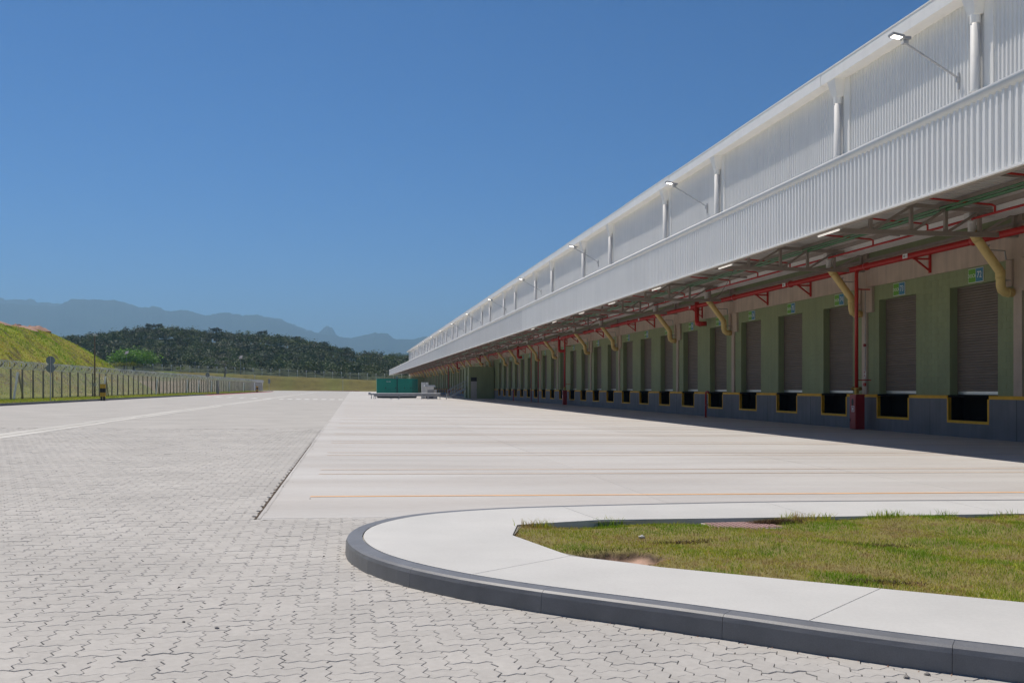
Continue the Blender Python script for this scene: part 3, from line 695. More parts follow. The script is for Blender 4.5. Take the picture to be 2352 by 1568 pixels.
for xx in (12.3, 13.55, 14.75, 15.95, 17.0):
    mb = MB(); mb.box(xx, YA, roofz(xx)-.07, xx+.06, YC, roofz(xx)+.06); mb.build('purlin', M['steel'], bld)
# trusses
def truss_meshes():
    zb = 5.68; out = []
    def P(x0, z0, x1, z1, w, nm):
        q = MB(); q.bar((x0, 0, z0), (x1, 0, z1), w, w); out.append((nm, q.mesh(nm, M['steel'])))
    P(XF+.12, zb, XU-.02, zb, .12, 'bottom_chord'); P(XF+.12, roofz(XF)-.10, XU-.02, roofz(XU)-.12, .11, 'top_chord')
    xsn = [11.7, 12.65, 13.75, 14.93, 15.95, 16.96, 18.0]
    for x_ in xsn: P(x_, zb+.06, x_, roofz(x_)-.15, .09, 'upright')
    for a, b in zip(xsn[:-1], xsn[1:]): P(a+.08, zb+.06, b-.04, roofz(b)-.17, .065, 'diagonal')
    return out
TM = truss_meshes()
allv = MB()
for nm, me in TM: allv.add([v.co[:] for v in me.vertices], [tuple(p.vertices) for p in me.polygons])
truss_all = allv.mesh('canopy_truss', M['steel'])
q = MB(); q.add(*[( [v.co[:] for v in TM[0][1].vertices]), [tuple(p.vertices) for p in TM[0][1].polygons]])
for n_, c in enumerate(COLS):
    if n_ < 9:
        t = inst('canopy_truss', TM[0][1], bld, (0, c, 0))
        for nm, me in TM[1:]: inst(nm, me, t, (0, c, 0))
    else: inst('canopy_truss', truss_all, bld, (0, c, 0))
q = MB(); q.bar((XF+.1, 0, roofz(XF)-.05), (17.9, 0, roofz(17.9)-.05), .05, .08); rme = q.mesh('rafter', M['steel'])
for a, b in zip(COLS[:-1], COLS[1:]):
    k = 2 if b-a < 10 else 3
    for t in range(1, k): inst('rafter', rme, bld, (0, a+(b-a)*t/k+.5, 0))
# eaves gutter in lengths
yy = YA; k = 0
while yy < YB:
    L_ = 9.3; o_ = .012*(k % 2); a, b = yy+.006, min(yy+L_-.006, YB); mb = MB(); xg = 17.63-o_
    mb.box(xg, a, 12.98-o_, xg+.02, b, 13.42+o_); mb.box(xg+.02, a, 12.98-o_, XU-.0, b, 13.0-o_); mb.box(xg-.02, a, 13.42+o_, xg+.03, b, 13.45+o_)
    mb.build('eaves_gutter', M['trim'], bld); yy += L_; k += 1
mb = MB(); mb.add([(17.9,YA,13.3),(60,YA,16.2),(60,YB,16.2),(17.9,YB,13.3),(17.9,YA,13.2),(60,YA,16.1),(60,YB,16.1),(17.9,YB,13.2)],[(0,1,2,3),(7,6,5,4),(0,4,5,1),(1,5,6,2),(2,6,7,3),(3,7,4,0)]); mb.build('roof', M['clad'], bld)
mb = MB(); mb.box(XU+.36, YB-.2, 0, 60, YB, 13.2); mb.box(XU+.36, YA, 0, 60, YA+.2, 13.2); mb.build('end_wall', M['clad'], bld)
# white downpipes with hoppers
def at(mb, c):
    y = 0; x = 17.93
    return
hop = MB(); x = 17.95
hop.add([(17.66,-.30,12.98),(17.66,.30,12.98),(18.13,.30,12.98),(18.13,-.30,12.98),(17.81,-.17,12.35),(17.81,.17,12.35),(18.10,.17,12.35),(18.10,-.17,12.35)],[(0,3,2,1),(4,5,6,7),(0,1,5,4),(1,2,6,5),(2,3,7,6),(3,0,4,7)])
hop_me = hop.mesh('hopper', M['trim'])
q = MB(); q.tube([(17.94,0,12.36),(17.94,0,6.9)], .135, 14); pipe_me = q.mesh('downpipe', M['pipew'], smooth=True)
q = MB(); q.tube([(17.94,0,12.1),(17.94,0,12.36)], .15, 14); coll_me = q.mesh('socket', M['trim']); q = MB(); q.tube([(17.94,0,10.1),(17.94,0,10.16)], .148, 14); q.box(17.95,-.45,10.1,18.13,-.12,10.14); coll2_me = q.mesh('bracket', M['trim'])
q = MB(); q.box(18.08,-.62,6.9,18.12,-.2,12.97); strip_me = q.mesh('backing_strip', M['trim'])
for c in COLS:
    y_ = c+1.65; p = inst('downpipe', pipe_me, bld, (0, y_, 0)); inst('hopper', hop_me, p, (0, y_, 0)); inst('socket', coll_me, p, (0, y_, 0)); inst('bracket', coll2_me, p, (0, y_, 0)); inst('backing_strip', strip_me, p, (0, y_, 0))
# yellow canopy drains
q = MB(); q.tube([(16.9,0,5.78),(16.98,0,5.66),(17.72,0,4.72),(17.75,0,4.6),(17.75,0,4.32),(17.79,0,4.2),(17.87,0,4.14),(18.14,0,4.13)], .125, 16); yp_me = q.mesh('canopy_drain', M['ypipe'], smooth=True)
yc_mes = []
for a_, b_ in (((17.74,0,4.5),(17.74,0,4.75)), ((16.98,0,5.66),(17.06,0,5.56)), ((17.95,0,4.13),(18.0,0,4.13))): q = MB(); q.tube([a_, b_], .133, 16); yc_mes.append(q.mesh('collar', M['ypipe'], smooth=True))
q = MB(); q.tube([(16.88,0,5.76),(16.88,0,6.05)], .11, 14); q.box(16.72,-.12,6.05,16.98,.12,6.3); q.box(16.95,-.13,6.2,17.5,.13,6.3); yo_me = q.mesh('outlet', M['pvc'])
q = MB(); q.box(17.85,.02,4.45,18.15,.05,4.49); ym_me = q.mesh('clamp', M['galv']); q = MB(); q.bar((17.35,0,5.3),(17.95,.1,5.3),.03,.03); q.bar((17.95,.1,5.3),(17.98,.1,5.05),.03,.04); q.bar((17.3,0,5.32),(17.42,0,5.45),.03,.03); yb_me = q.mesh('strut', M['galv'])
for c in COLS:
    y_ = c+.22; p = inst('canopy_drain', yp_me, bld, (0, y_, 0)); [inst('collar', m_, p, (0, y_, 0)) for m_ in yc_mes]; inst('outlet', yo_me, p, (0, y_, 0)); inst('clamp', ym_me, p, (0, y_, 0)); inst('strut', yb_me, p, (0, y_, 0))
# green conduits
for xx, zz in ((15.75, 6.36), (15.95, 6.33), (16.2, 6.38)):
    mb = MB(); pts = [(xx, YA, zz)]; yy = YA+6
    mb.tube([(xx, YA, zz), (xx, YC, zz)], .03 if xx != 15.95 else .045, 6); mb.build('green_conduit', M['gcond'], bld)

# ---------------------------------------------------------------- fire pipework (one connected system)
fire = empty('fire_main', (17.6, 20, 5.69), 'thick red fire main running along the wall under the canopy', 'pipe')
mb = MB(); mb.tube([(17.6, YA, 5.69), (17.6, 314, 5.69)], .1, 14); mb.build('main_pipe', M['red'], fire, True)
q = MB(); q.tube([(17.6,-.06,5.69),(17.6,.06,5.69)], .135, 14); cme = q.mesh('coupling', M['red'], smooth=True)
for k in range(46): inst('coupling', cme, fire, (0, 26.3+6.1*k, 0))
q = MB(); q.bar((18.08,0,5.75),(18.08,0,5.12),.07,.07); q.bar((17.5,0,5.56),(18.08,0,5.56),.06,.06); q.bar((17.58,0,5.54),(18.08,0,5.18),.05,.05); bme = q.mesh('bracket', M['red'])
BR = [y_ for y_ in [29.3+4.2*k for k in range(-4, 68)] if min(abs(y_-c) for c in COLS) > 1]
for y_ in BR: inst('bracket', bme, fire, (0, y_, 0))
q = MB(); q.box(17.485,-.14,5.63,17.492,.14,5.77); lme = q.mesh('flow_label', M['wsign'])
q = MB(); q.add([(17.481,-.1,5.70),(17.481,.02,5.70),(17.481,.02,5.74),(17.481,.1,5.7),(17.481,.02,5.66),(17.481,.02,5.69),(17.481,-.1,5.69)],[(0,1,2,3,4,5,6)]); ame = q.mesh('arrow', M['black'])
for y_ in (29.75, 38.9, 50.6, 60.1, 71.5, 84, 97): l = inst('flow_label', lme, fire, (0, y_, 0)); inst('arrow', ame, l, (0, y_, 0))
mb = MB(); mb.tube([(16.8, YA, 6.12), (16.8, 312, 6.12)], .035, 8); mb.build('sprinkler_main', M['red'], fire, True)
q = MB(); q.tube([(11.8,0,6.64),(16.72,0,6.33),(16.8,0,6.29),(16.8,0,6.12)], .028, 6); brme = q.mesh('sprinkler_branch', M['red'])
for k in range(-3, 90): inst('sprinkler_branch', brme, fire, (0, 24.2+3.15*k, 0))
def riser(y_, z1=1.35, r=.065, x_=17.55, nm='riser'):
    mb = MB(); mb.tube([(17.6, y_, 5.69), (x_, y_, 5.5), (x_, y_, z1)], r, 10); o = mb.build(nm, M['red'], fire, True)
    if r < .045: return o
    q = MB(); q.tube([(x_, y_, 4.95), (x_+.55, y_, 4.95)], .025, 6); q.tube([(x_, y_, 1.75), (x_+.55, y_, 1.75)], .02, 6); q.build('stay', M['red'], o)
    q = MB(); q.tube([(x_, y_, z1-.08), (x_, y_, z1+.14)], .075, 10); q.tube([(x_-.02, y_+.26, z1+.1), (x_, y_-.26, z1+.1)], .035, 8); q.tube([(x_, y_+.2, z1+.1), (x_, y_+.28, z1+.1)], .07, 8); q.tube([(x_, y_-.2, z1+.1), (x_, y_-.28, z1+.1)], .07, 8); q.build('hose_valve', M['brass'], o)
    return o
for y_ in (33.0, 82.3, 186): riser(y_)
for y_ in (96.1, 100.): riser(y_, .0, .035, 17.85)
for y_, z1 in ((49.6, 4.75), (84.6, 4.6), (106.5, 4.7), (139, 4.7), (170, 4.7)):
    mb = MB(); mb.tube([(17.55, y_, 5.9), (17.55, y_, z1+.15), (17.56, y_-.04, z1+.03), (17.6, y_-.18, z1), (17.95, y_-.34, z1+.02)], .12, 12); o = mb.build('drop_elbow', M['red'], fire, True)
    q = MB(); q.tube([(17.55, y_, 5.62), (17.55, y_, 5.74)], .16, 12); q.tube([(17.62, y_-.2, z1), (17.66, y_-.22, z1)], .15, 12); q.build('flange', M['red'], o)
for n_, y_ in enumerate((32.75, 82.2, 185.7)):
    cab = empty('fire_hose_cabinet', (17.72, y_+.22, 0), ['dark red fire hose cabinet beside the column left of bay seventy-three', 'dark red fire hose cabinet midway down the dock wall', 'small distant dark red hose cabinet just before the far stairs'][n_], 'cabinet', 'fire hose cabinets along the docks')
    mb = MB(); mb.box(17.4, y_, .03, 17.72, y_+.44, 1.22); mb.box(17.38, y_-.02, 1.22, 17.74, y_+.46, 1.245); mb.build('cabinet_body', M['redd'], cab)
    mb = MB(); mb.box(17.385, y_+.02, .07, 17.398, y_+.42, 1.19); d = mb.build('cabinet_door', M['redd'], cab)
    mb = MB(); c0 = (17.383, y_+.22, .98); mb.add([(17.383, y_+.22+.085*math.cos(t*.524), .98+.13*math.sin(t*.524)) for t in range(12)], [tuple(range(11, -1, -1))]); mb.build('glass_oval', M['black'], d)
    mb = MB(); mb.box(17.382, y_+.1, .64, 17.3845, y_+.3, .84); sg = mb.build('reel_sign', M['wsign'], d)
    mb = MB(); mb.box(17.381, y_+.12, .66, 17.3815, y_+.28, .82); mb.build('red_field', M['redd'], d)
    mb = MB(); mb.add([(17.380, y_+.2+.045*math.cos(t*.524), .74+.055*math.sin(t*.524)) for t in range(12)], [tuple(range(11, -1, -1))]); mb.build('reel_symbol', M['wsign'], d)
    mb = MB(); mb.box(17.37, y_+.37, .3, 17.385, y_+.4, .38); mb.build('handle', M['black'], d)
for y_, l in ((47.6, 'small red hydrant standpipe against the dock wall between two pits'), (108, 'far red hydrant standpipe beside the dark green stair block')):
    mb = MB(); mb.tube([(17.3, y_, 0.02), (17.3, y_, 1.2), (17.3, y_-.05, 1.27), (17.3, y_-.28, 1.28)], .045, 8)
    r_ = empty('hydrant_standpipe', (17.3, y_, .01), l, 'hydrant', 'red hydrant standpipes'); mb.build('standpipe', M['red'], r_, True)
    mb = MB(); mb.tube([(17.3, y_-.28, 1.28), (17.3, y_-.38, 1.24)], .06, 8); mb.tube([(17.3, y_, .62), (17.3, y_-.16, .62)], .04, 8); mb.tube([(17.3, y_-.16, .55), (17.3, y_-.16, .69)], .03, 8); mb.build('hose_outlet', M['redd'], r_)
    mb = MB(); mb.box(17.22, y_-.08, .0, 17.38, y_+.08, .03); mb.build('base_plate', M['redd'], r_)

# ---------------------------------------------------------------- dock signs with lettering
def text_mesh(s, size, m):
    cu = bpy.data.curves.new('lettering', 'FONT'); cu.body = s; cu.size = size; cu.align_x = 'CENTER'; cu.align_y = 'CENTER'; cu.extrude = .0015; cu.resolution_u = 2
    ob = bpy.data.objects.new('tmp', cu); C.objects.link(ob); dg = bpy.context.evaluated_depsgraph_get(); dg.update()
    me = bpy.data.meshes.new_from_object(ob.evaluated_get(dg)); bpy.data.objects.remove(ob); bpy.data.curves.remove(cu)
    me.name = 'lettering'; me.materials.clear(); me.materials.append(m); return me
words = {72:'seventy-two',73:'seventy-three',74:'seventy-four',75:'seventy-five',76:'seventy-six',77:'seventy-seven',78:'seventy-eight',79:'seventy-nine',80:'eighty',81:'eighty-one',82:'eighty-two',83:'eighty-three',84:'eighty-four'}
doca = text_mesh('DOCA', .155, M['wsign'])
q = MB(); q.box(0, -.36, -.21, .02, .36, .21); fme = q.mesh('border', M['wsign'])
q = MB(); q.box(-.004, .005, -.195, 0, .345, .195); gme = q.mesh('green_field', M['gsign'])
q = MB(); q.box(-.004, -.345, -.195, 0, -.01, .195); bme2 = q.mesh('blue_field', M['bsign'])
for n_, c in enumerate(DC[2:29]):
    num = 71+n_; lab = 'small dock sign number %s above its bay door, %s in the row' % (['seventy','eighty','ninety'][num//10-7]+['','-one','-two','-three','-four','-five','-six','-seven','-eight','-nine'][num % 10], (['foremost']+ORD)[n_])
    s_ = empty('dock_sign', (XU-.03, c-.17, 4.8), lab, 'sign', 'dock number signs above the bays')
    loc = (XU-.03, c-.17, 4.8)
    inst('border', fme, s_, loc); inst('green_field', gme, s_, loc); inst('blue_field', bme2, s_, loc)
    o = inst('lettering', doca, s_, (XU-.036, c-.17+.175, 4.79)); o.rotation_euler = (R(90), 0, R(-90)); o.scale = (.85, 1, 1)
    o = inst('lettering', text_mesh(str(num), .27, M['wsign']), s_, (XU-.036, c-.17-.18, 4.8)); o.rotation_euler = (R(90), 0, R(-90)); o.scale = (.85, 1, 1)
hs = empty('hydrant_sign', (XU-.075, 33.38, 1.95), 'small white framed red sign with letter H on the column', 'sign')
mb = MB(); mb.box(XU-.09, 33.33, 1.85, XU-.08, 33.47, 2.1); mb.build('plate', M['wsign'], hs); mb = MB(); mb.box(XU-.092, 33.345, 1.87, XU-.0905, 33.455, 2.08); mb.build('red_field', M['redd'], hs)
o = inst('lettering', text_mesh('H', .2, M['wsign']), hs, (XU-.094, 33.4, 1.97)); o.rotation_euler = (R(90), 0, R(-90))
al_ = empty('fire_alarm', (XU-.1, 33.38, 1.5), 'round red alarm call point on conduit beside the red riser', 'alarm')
mb = MB(); mb.cyl((XU-.14, 33.38, 1.6), .06, .06, 12, 'x'); mb.build('call_point', M['red'], al_); mb = MB(); mb.cyl((XU-.14, 33.38, 3.0), .055, .06, 12, 'x'); mb.build('bell', M['redd'], al_)
mb = MB(); mb.tube([(XU-.085, 33.38, 1.6), (XU-.085, 33.38, 5.0)], .014, 6); mb.build('conduit', M['galv'], al_)
# floodlights above the canopy (lit)
q = MB(); q.bar((XU-.02,0,10.8),(16.25,0,11.86),.045,.045); am_ = q.mesh('arm', M['galv'])
q = MB(); q.box(XU-.1,-.03,10.5,XU-.04,.03,11.0); q.box(XU-.16,-.05,10.72,XU-.04,.05,10.84); mm_ = q.mesh('wall_plate', M['galv'])
q = MB(); q.add([(16.25,-.15,12.0),(16.25,.15,12.0),(15.88,.15,12.07),(15.88,-.15,12.07),(16.25,-.15,11.94),(16.25,.15,11.94),(15.88,.15,12.0),(15.88,-.15,12.0)],[(0,1,2,3),(7,6,5,4),(0,4,5,1),(1,5,6,2),(2,6,7,3),(3,7,4,0)]); q.box(16.26,-.11,11.9,16.48,.11,11.98)
hm_ = q.mesh('lamp_head', M['grey'])
q = MB(); q.add([(16.2,-.11,11.938),(16.2,.11,11.938),(15.93,.11,11.985),(15.93,-.11,11.985)],[(0,1,2,3)]); le_ = q.mesh('lens', M['lampon'])
q = MB(); q.box(16.25,-.07,11.78,16.42,.07,11.86); dr_ = q.mesh('driver_box', M['galv'])
for n_, y_ in enumerate([27.8, 49.6, 72.9, 95.8, 118.5, 142.5, 164.7, 186.8, 209, 232, 254, 277, 300]):
    f = empty('wall_floodlight', (XU-.05, y_, 10.8), 'lit floodlight on a long arm above the canopy, %s of its row' % ORD[n_], 'floodlight', 'floodlights along the upper wall')
    h = inst('lamp_head', hm_, f, (0, y_, 0)); inst('lens', le_, h, (0, y_, 0)); inst('driver_box', dr_, h, (0, y_, 0)); inst('arm', am_, f, (0, y_, 0)); inst('wall_plate', mm_, f, (0, y_, 0))
q = MB(); q.box(-.06,-.6,-.02,.06,.6,.02); q2 = q.mesh('housing', M['wcab']); q = MB(); q.tube([(0,-.56,-.04),(0,.56,-.04)], .024, 8); q3 = q.mesh('tube', M['tube'])
for n_ in range(7):
    y_ = [24.0, 31.2, 38.7, 45.7, 52.][n_] if n_ < 5 else 52+7.3*(n_-4)
    f = empty('tube_light', (12.0, y_, 5.47), 'lit tube lamp hanging just inside the canopy edge, %s of its row' % ORD[n_], 'lamp', 'tube lamps inside the canopy edge')
    inst('housing', q2, f, (12.0, y_, 5.47)); inst('tube', q3, f, (12.0, y_, 5.47))
mb = MB(); mb.tube([(13.2, 33.5, 5.62)]+[(13.2+3.8*t, 33.5+12.6*t, 5.62-.9*t*(1-t)) for t in (.15,.3,.5,.7,.85)]+[(17.0, 46.1, 5.62)], .008, 5); mb.thing('hanging_cable', M['black'], (13.2, 33.5, 5.6), 'thin slack cable strung between two canopy trusses', 'cable')

# ---------------------------------------------------------------- stair blocks on the dock
for n_, (yb, lab) in enumerate(((128.6, 'dark green stair block with white door standing out from the dock wall'), (257, 'second green stair block far down the dock wall near its end'))):
    sb = empty('stair_block', (14.75, yb, 0), lab, 'stair block', 'stair blocks on the dock')
    mb = MB(); mb.box(14.75, yb, -.05, 18.05, yb+1.2, 4.15); mb.box(15.6, yb+1.2, -.05, 18.05, yb+5.2, 4.15); mb.box(14.75, yb+3.6, -.05, 15.1, yb+5.2, 4.15); mb.build('block_wall', M['green'], sb)
    mb = MB(); mb.box(15.04, yb-.03, .08, 15.8, yb-.002, 2.25); d = mb.build('door', M['door'], sb); mb = MB(); mb.box(15.72, yb-.07, 1.1, 15.76, yb-.03, 1.2); mb.build('handle', M['black'], d)
    mb = MB(); mb.box(15.04, yb-.03, 2.27, 15.8, yb-.002, 2.78); mb.build('transom', M['black'], sb)
    mb = MB(); mb.box(14.72, yb+1.3, 1.6, 14.74, yb+1.42, 3.0)
    for k in range(7): mb.box(14.72, yb+1.3, 1.6+k*.2, 14.73, yb+1.62, 1.64+k*.2)
    mb.box(14.72, yb+1.55, 1.6, 14.74, yb+1.62, 3.0); mb.build('louvre', M['galv'], sb)
    mb = MB(); mb.box(14.735, yb+.3, 2.4, 14.745, yb+.8, 4.1)
st = empty('metal_stair', (12.3, 131.2, 0), 'galvanised steel stair climbing to the dark green stair block', 'stair')
for k in range(8): mb = MB(); x = 12.4+k*.27; mb.box(x, 130.7, .1+k*.155, x+.27, 131.9, .14+k*.155); mb.build('tread', M['galv'], st)
mb = MB()
for yy in (130.65, 131.95): mb.bar((12.3, yy, .08), (14.6, yy, 1.32), .05, .22)
mb.build('stringer', M['galv'], st)
for yy in (130.65, 131.95):
    mb = MB(); mb.tube([(12.3, yy, 1.05), (12.35, yy, 1.12), (14.6, yy, 2.35), (15.6, yy, 2.35)], .03, 6); mb.tube([(12.3, yy, .55), (14.6, yy, 1.85), (15.6, yy, 1.85)], .02, 6)
    for t in range(6): x = 12.3+t*.45; mb.tube([(x, yy, .05+max(0, x-12.35)*.54), (x, yy, 1.08+max(0, x-12.35)*.54)], .025, 6)
    mb.build('railing', M['galv'], st)

# ---------------------------------------------------------------- generator, cabinets, guard rail in the yard
gn = empty('generator', (5.4, 126, g(5.4)), 'big teal generator set on a black skid in the yard', 'generator'); z0 = g(5.4)
mb = MB(); mb.box(2.9, 124.8, z0+.42, 7.55, 126.6, z0+2.42); mb.box(7.55, 124.85, z0+.42, 7.95, 126.55, z0+2.38); mb.build('enclosure', M['teal'], gn)
for x0_, x1_ in ((3.0, 4.08), (4.12, 5.3), (5.5, 6.4), (6.44, 7.2)):
    mb = MB(); mb.box(x0_, 124.775, z0+.5, x1_, 124.797, z0+2.3); d = mb.build('panel_door', M['teal'], gn); mb = MB(); mb.box(x1_-.16, 124.74, z0+1.2, x1_-.06, 124.772, z0+1.34); mb.build('latch', M['black'], d)
for k in range(5): mb = MB(); x_ = 7.3+k*.13; mb.box(x_, 124.76, z0+.5, x_+.05, 124.79, z0+2.3); mb.build('louvre_slot', M['tealv'], gn)
mb = MB(); mb.box(5.33, 124.77, z0+.42, 5.47, 124.79, z0+2.44); mb.build('seam_cover', M['tealv'], gn)
mb = MB(); mb.box(5.3, 125.4, z0+2.42, 5.5, 125.7, z0+2.7); mb.build('exhaust', M['grey'], gn)
mb = MB()
mb.add([(3.0,124.85,z0+.02),(7.75,124.85,z0+.02),(7.95,124.85,z0+.41),(2.85,124.85,z0+.41),(3.0,126.55,z0+.02),(7.75,126.55,z0+.02),(7.95,126.55,z0+.41),(2.85,126.55,z0+.41)],[(0,1,2,3),(7,6,5,4),(0,4,5,1),(1,5,6,2),(2,6,7,3),(3,7,4,0)]); mb.build('skid', M['black'], gn)
mb = MB()
ring = [(4.18+.07*math.cos(t), 124.77, z0+2.06+.07*math.sin(t)) for t in np.linspace(.7, 5.6, 12)]; ring2 = [(4.18+.04*math.cos(t), 124.77, z0+2.06+.04*math.sin(t)) for t in np.linspace(.7, 5.6, 12)]
mb.add(ring+ring2, [(k, k+1, k+13, k+12) for k in range(11)])
for k in range(5): mb.box(4.32+k*.06, 124.768, z0+2.03, 4.36+k*.06, 124.77, z0+2.09)
mb.build('logo', M['wsign'], gn)
cb = empty('electrical_panel', (8.6, 121.9, g(8.6)), 'tall narrow white electrical cabinet right of the generator', 'cabinet'); z0 = g(8.6)
mb = MB(); mb.box(8.22, 121.7, z0+.08, 9.02, 122.2, z0+2.0); mb.build('cabinet_body', M['wcab'], cb); mb = MB(); mb.box(8.26, 121.68, z0+.12, 8.98, 121.698, z0+1.95); d = mb.build('cabinet_door', M['wcab'], cb); mb = MB(); mb.cyl((8.66, 121.66, z0+1.85), .05, .02, 10, 'y'); mb.build('dial', M['black'], d)
mb = MB(); mb.box(8.24, 121.72, z0, 9.0, 122.18, z0+.08); mb.build('plinth', M['dockw'], cb)
cb = empty('ventilation_unit', (9.3, 121, g(9.3)), 'white cabinet with overhanging lid and dark grille beside the tall panel', 'cabinet'); z0 = g(9.3)
mb = MB(); mb.box(8.6, 120.6, z0+.1, 9.62, 121.5, z0+1.45); mb.build('cabinet_body', M['wcab'], cb)
mb = MB(); mb.add([(8.42,120.35,z0+1.45),(9.82,120.35,z0+1.45),(9.82,121.6,z0+1.45),(8.42,121.6,z0+1.45),(8.52,120.45,z0+1.66),(9.7,120.45,z0+1.66),(9.7,121.5,z0+1.66),(8.52,121.5,z0+1.66)],[(0,3,2,1),(4,5,6,7),(0,1,5,4),(1,2,6,5),(2,3,7,6),(3,0,4,7)]); mb.build('lid', M['wcab'], cb)
mb = MB(); mb.box(8.85, 120.57, z0+.6, 9.6, 120.598, z0+1.1); mb.build('grille', M['grey'], cb)
mb = MB(); mb.box(8.65, 120.55, z0, 9.6, 121.4, z0+.42); mb.build('dark_base', M['dockw'], cb)
mb = MB(); mb.box(9.66, 120.9, z0+.0, 9.98, 121.5, z0+1.1); mb.thing('junction_box', M['wcab'], (9.8, 121.2, z0), 'low pale box standing against the ventilation cabinet', 'box')
gr_ = empty('guard_rail', (6, 117, g(6)), 'galvanised guard rail in front of the generator', 'guard rail')
for zz, xa, xb, yoff in ((.58, 1.9, 10.1, 0), (.42, 2.4, 10.1, .05)):
    mb = MB(); z0 = g(6)+zz; pr = [(-.04,-.12),(-.1,-.07),(-.04,0),(-.1,.07),(-.04,.12)]
    vs = [(x_, 116.95+yoff+a, z0+b*.9) for x_ in (xa, xb) for a, b in pr]; mb.add(vs, [(k, k+5, k+6, k+1) for k in range(4)]); mb.add([(v[0], v[1]+.02, v[2]) for v in vs], [(k+1, k+6, k+5, k) for k in range(4)]); mb.build('rail', M['galv'], gr_)
for x_ in (2.1, 2.4, 2.6, 5.3, 7.9, 8.6, 8.7, 9.3, 9.7, 10.05, 10.8):
    mb = MB(); mb.box(x_-.04, 117.0, g(x_)-.02, x_+.04, 117.1, g(x_)+(.68 if x_ > 8 else .5)); mb.build('post', M['galv'], gr_)
mb = MB(); mb.tube([(1.75, 117, g(2)+.6), (2.0, 117, g(2)+.56)], .16, 10); mb.build('end_cap', M['galv'], gr_)
for x_, l in ((4.35, 'white rounded footing block under the guard rail, left one'), (5.2, 'white rounded footing block under the guard rail, right one')): rock(x_, 116.7, g(x_), .12, l, name='footing_block', m='wcab', group='white blocks under the rail', cat='block')

# ---------------------------------------------------------------- left kerb
lk = empty('road_kerb', (0, 0, 0), kind='structure'); yy = 20.
while yy < 256:
    L_ = 2. if yy < 110 else 6.; mb = MB(); xk = -20.0; mb.box(xk-.15, yy, g(xk)-.05, xk+.0, yy+L_-.012, g(xk)+.14); mb.build('kerb_stone', M['kerbc'], lk); yy += L_
# verge grass
N = 36000; px = rng.uniform(-28.4, -20.2, N); py = 55+200*rng.random(N)**1.6; cols, _ = grass_cols(N, px, py, .3, .3)
hh = height(px, py); blades('verge_grass', px, py, hh-.01, rng.uniform(.03, .09, N), rng.uniform(.012, .03, N), cols*.95, 'bright grass strip between the road kerb and the wire fence', 'grass', .8)
N = 46000; px = -28.5-20*rng.random(N); py = 60+100*rng.random(N); cols, nz_ = grass_cols(N, px, py, .12, .34)
hh = height(px, py); rr2 = (hh > .8); px, py, cols, hh = px[rr2], py[rr2], cols[rr2], hh[rr2]
blades('bank_grass', px, py, hh-.02, rng.uniform(.05, .2, len(px)), rng.uniform(.03, .08, len(px)), cols*1.05, 'rough turf covering the steep embankment behind the fence', 'grass', 1.2)
# cracks between sods on the embankment: dark ragged gaps
mb = MB()
for k in range(620):
    x_ = random.uniform(-41, -29.5); y_ = random.uniform(62, 152); L_ = random.uniform(.6, 3.0); dxx = -.62*L_; dyy = .5*L_; w = random.uniform(.07, .17)
    pts = [(x_+dxx*t+random.uniform(-.05, .05), y_+dyy*t) for t in (0, .33, .66, 1)]
    vs = []
    for (a, b), ww in zip(pts, (w*.3, w, w*.9, w*.2)):
        z_ = float(height(np.array([a]), np.array([b]))[0]); 
        vs += [(a+ww, b, float(height(np.array([a+ww]), np.array([b]))[0])+.05), (a-ww, b, float(height(np.array([a-ww]), np.array([b]))[0])+.05)]
    mb.add(vs, [(0,1,3,2),(2,3,5,4),(4,5,7,6)])
tag(mb.build('sod_gaps', M['sod']), 'dark ragged gaps between sods on the embankment', 'soil', kind='stuff')
# red earth heaps on the crest
def heap(x, y, r, h_, label):
    mb = MB(); n = 14; rings = 6; vs = []; fs = []
    zb = float(height(np.array([x]), np.array([y]))[0])
    for a in range(rings+1):
        q = a/rings
        for b in range(n):
            t = 2*math.pi*b/n; rr3 = r*q*(1+.25*noise.noise(Vector((math.cos(t)*2+x, math.sin(t)*2+y, q)))); 
            vs.append((x+rr3*math.cos(t), y+rr3*math.sin(t)*1.8, zb-.4+(h_+.4)*(1-q**2.2)*(1+.55*noise.noise(Vector((x+q*3.5, math.cos(t)*2.1, math.sin(t)*2.1+y))))))
    for a in range(rings):
        for b in range(n): fs.append((a*n+b, (a+1)*n+b, (a+1)*n+(b+1) % n, a*n+(b+1) % n))
    mb.add(vs, fs); return mb.thing('earth_heap', M['dirt'], (x, y, zb), label, 'earth heap', 'earth heaps on the embankment')
heap(-43.2, 118, 2.2, .45, 'red earth heap on the embankment crest at the far left')
heap(-42.6, 127, 2.4, .3, 'low red earth heap along the crest, middle one')
heap(-42.2, 136, 2.6, .4, 'red earth heap on the crest nearest the wooded hill')
heap(-42.0, 142.5, 1.8, .3, 'smallest red earth heap where the crest begins to drop')

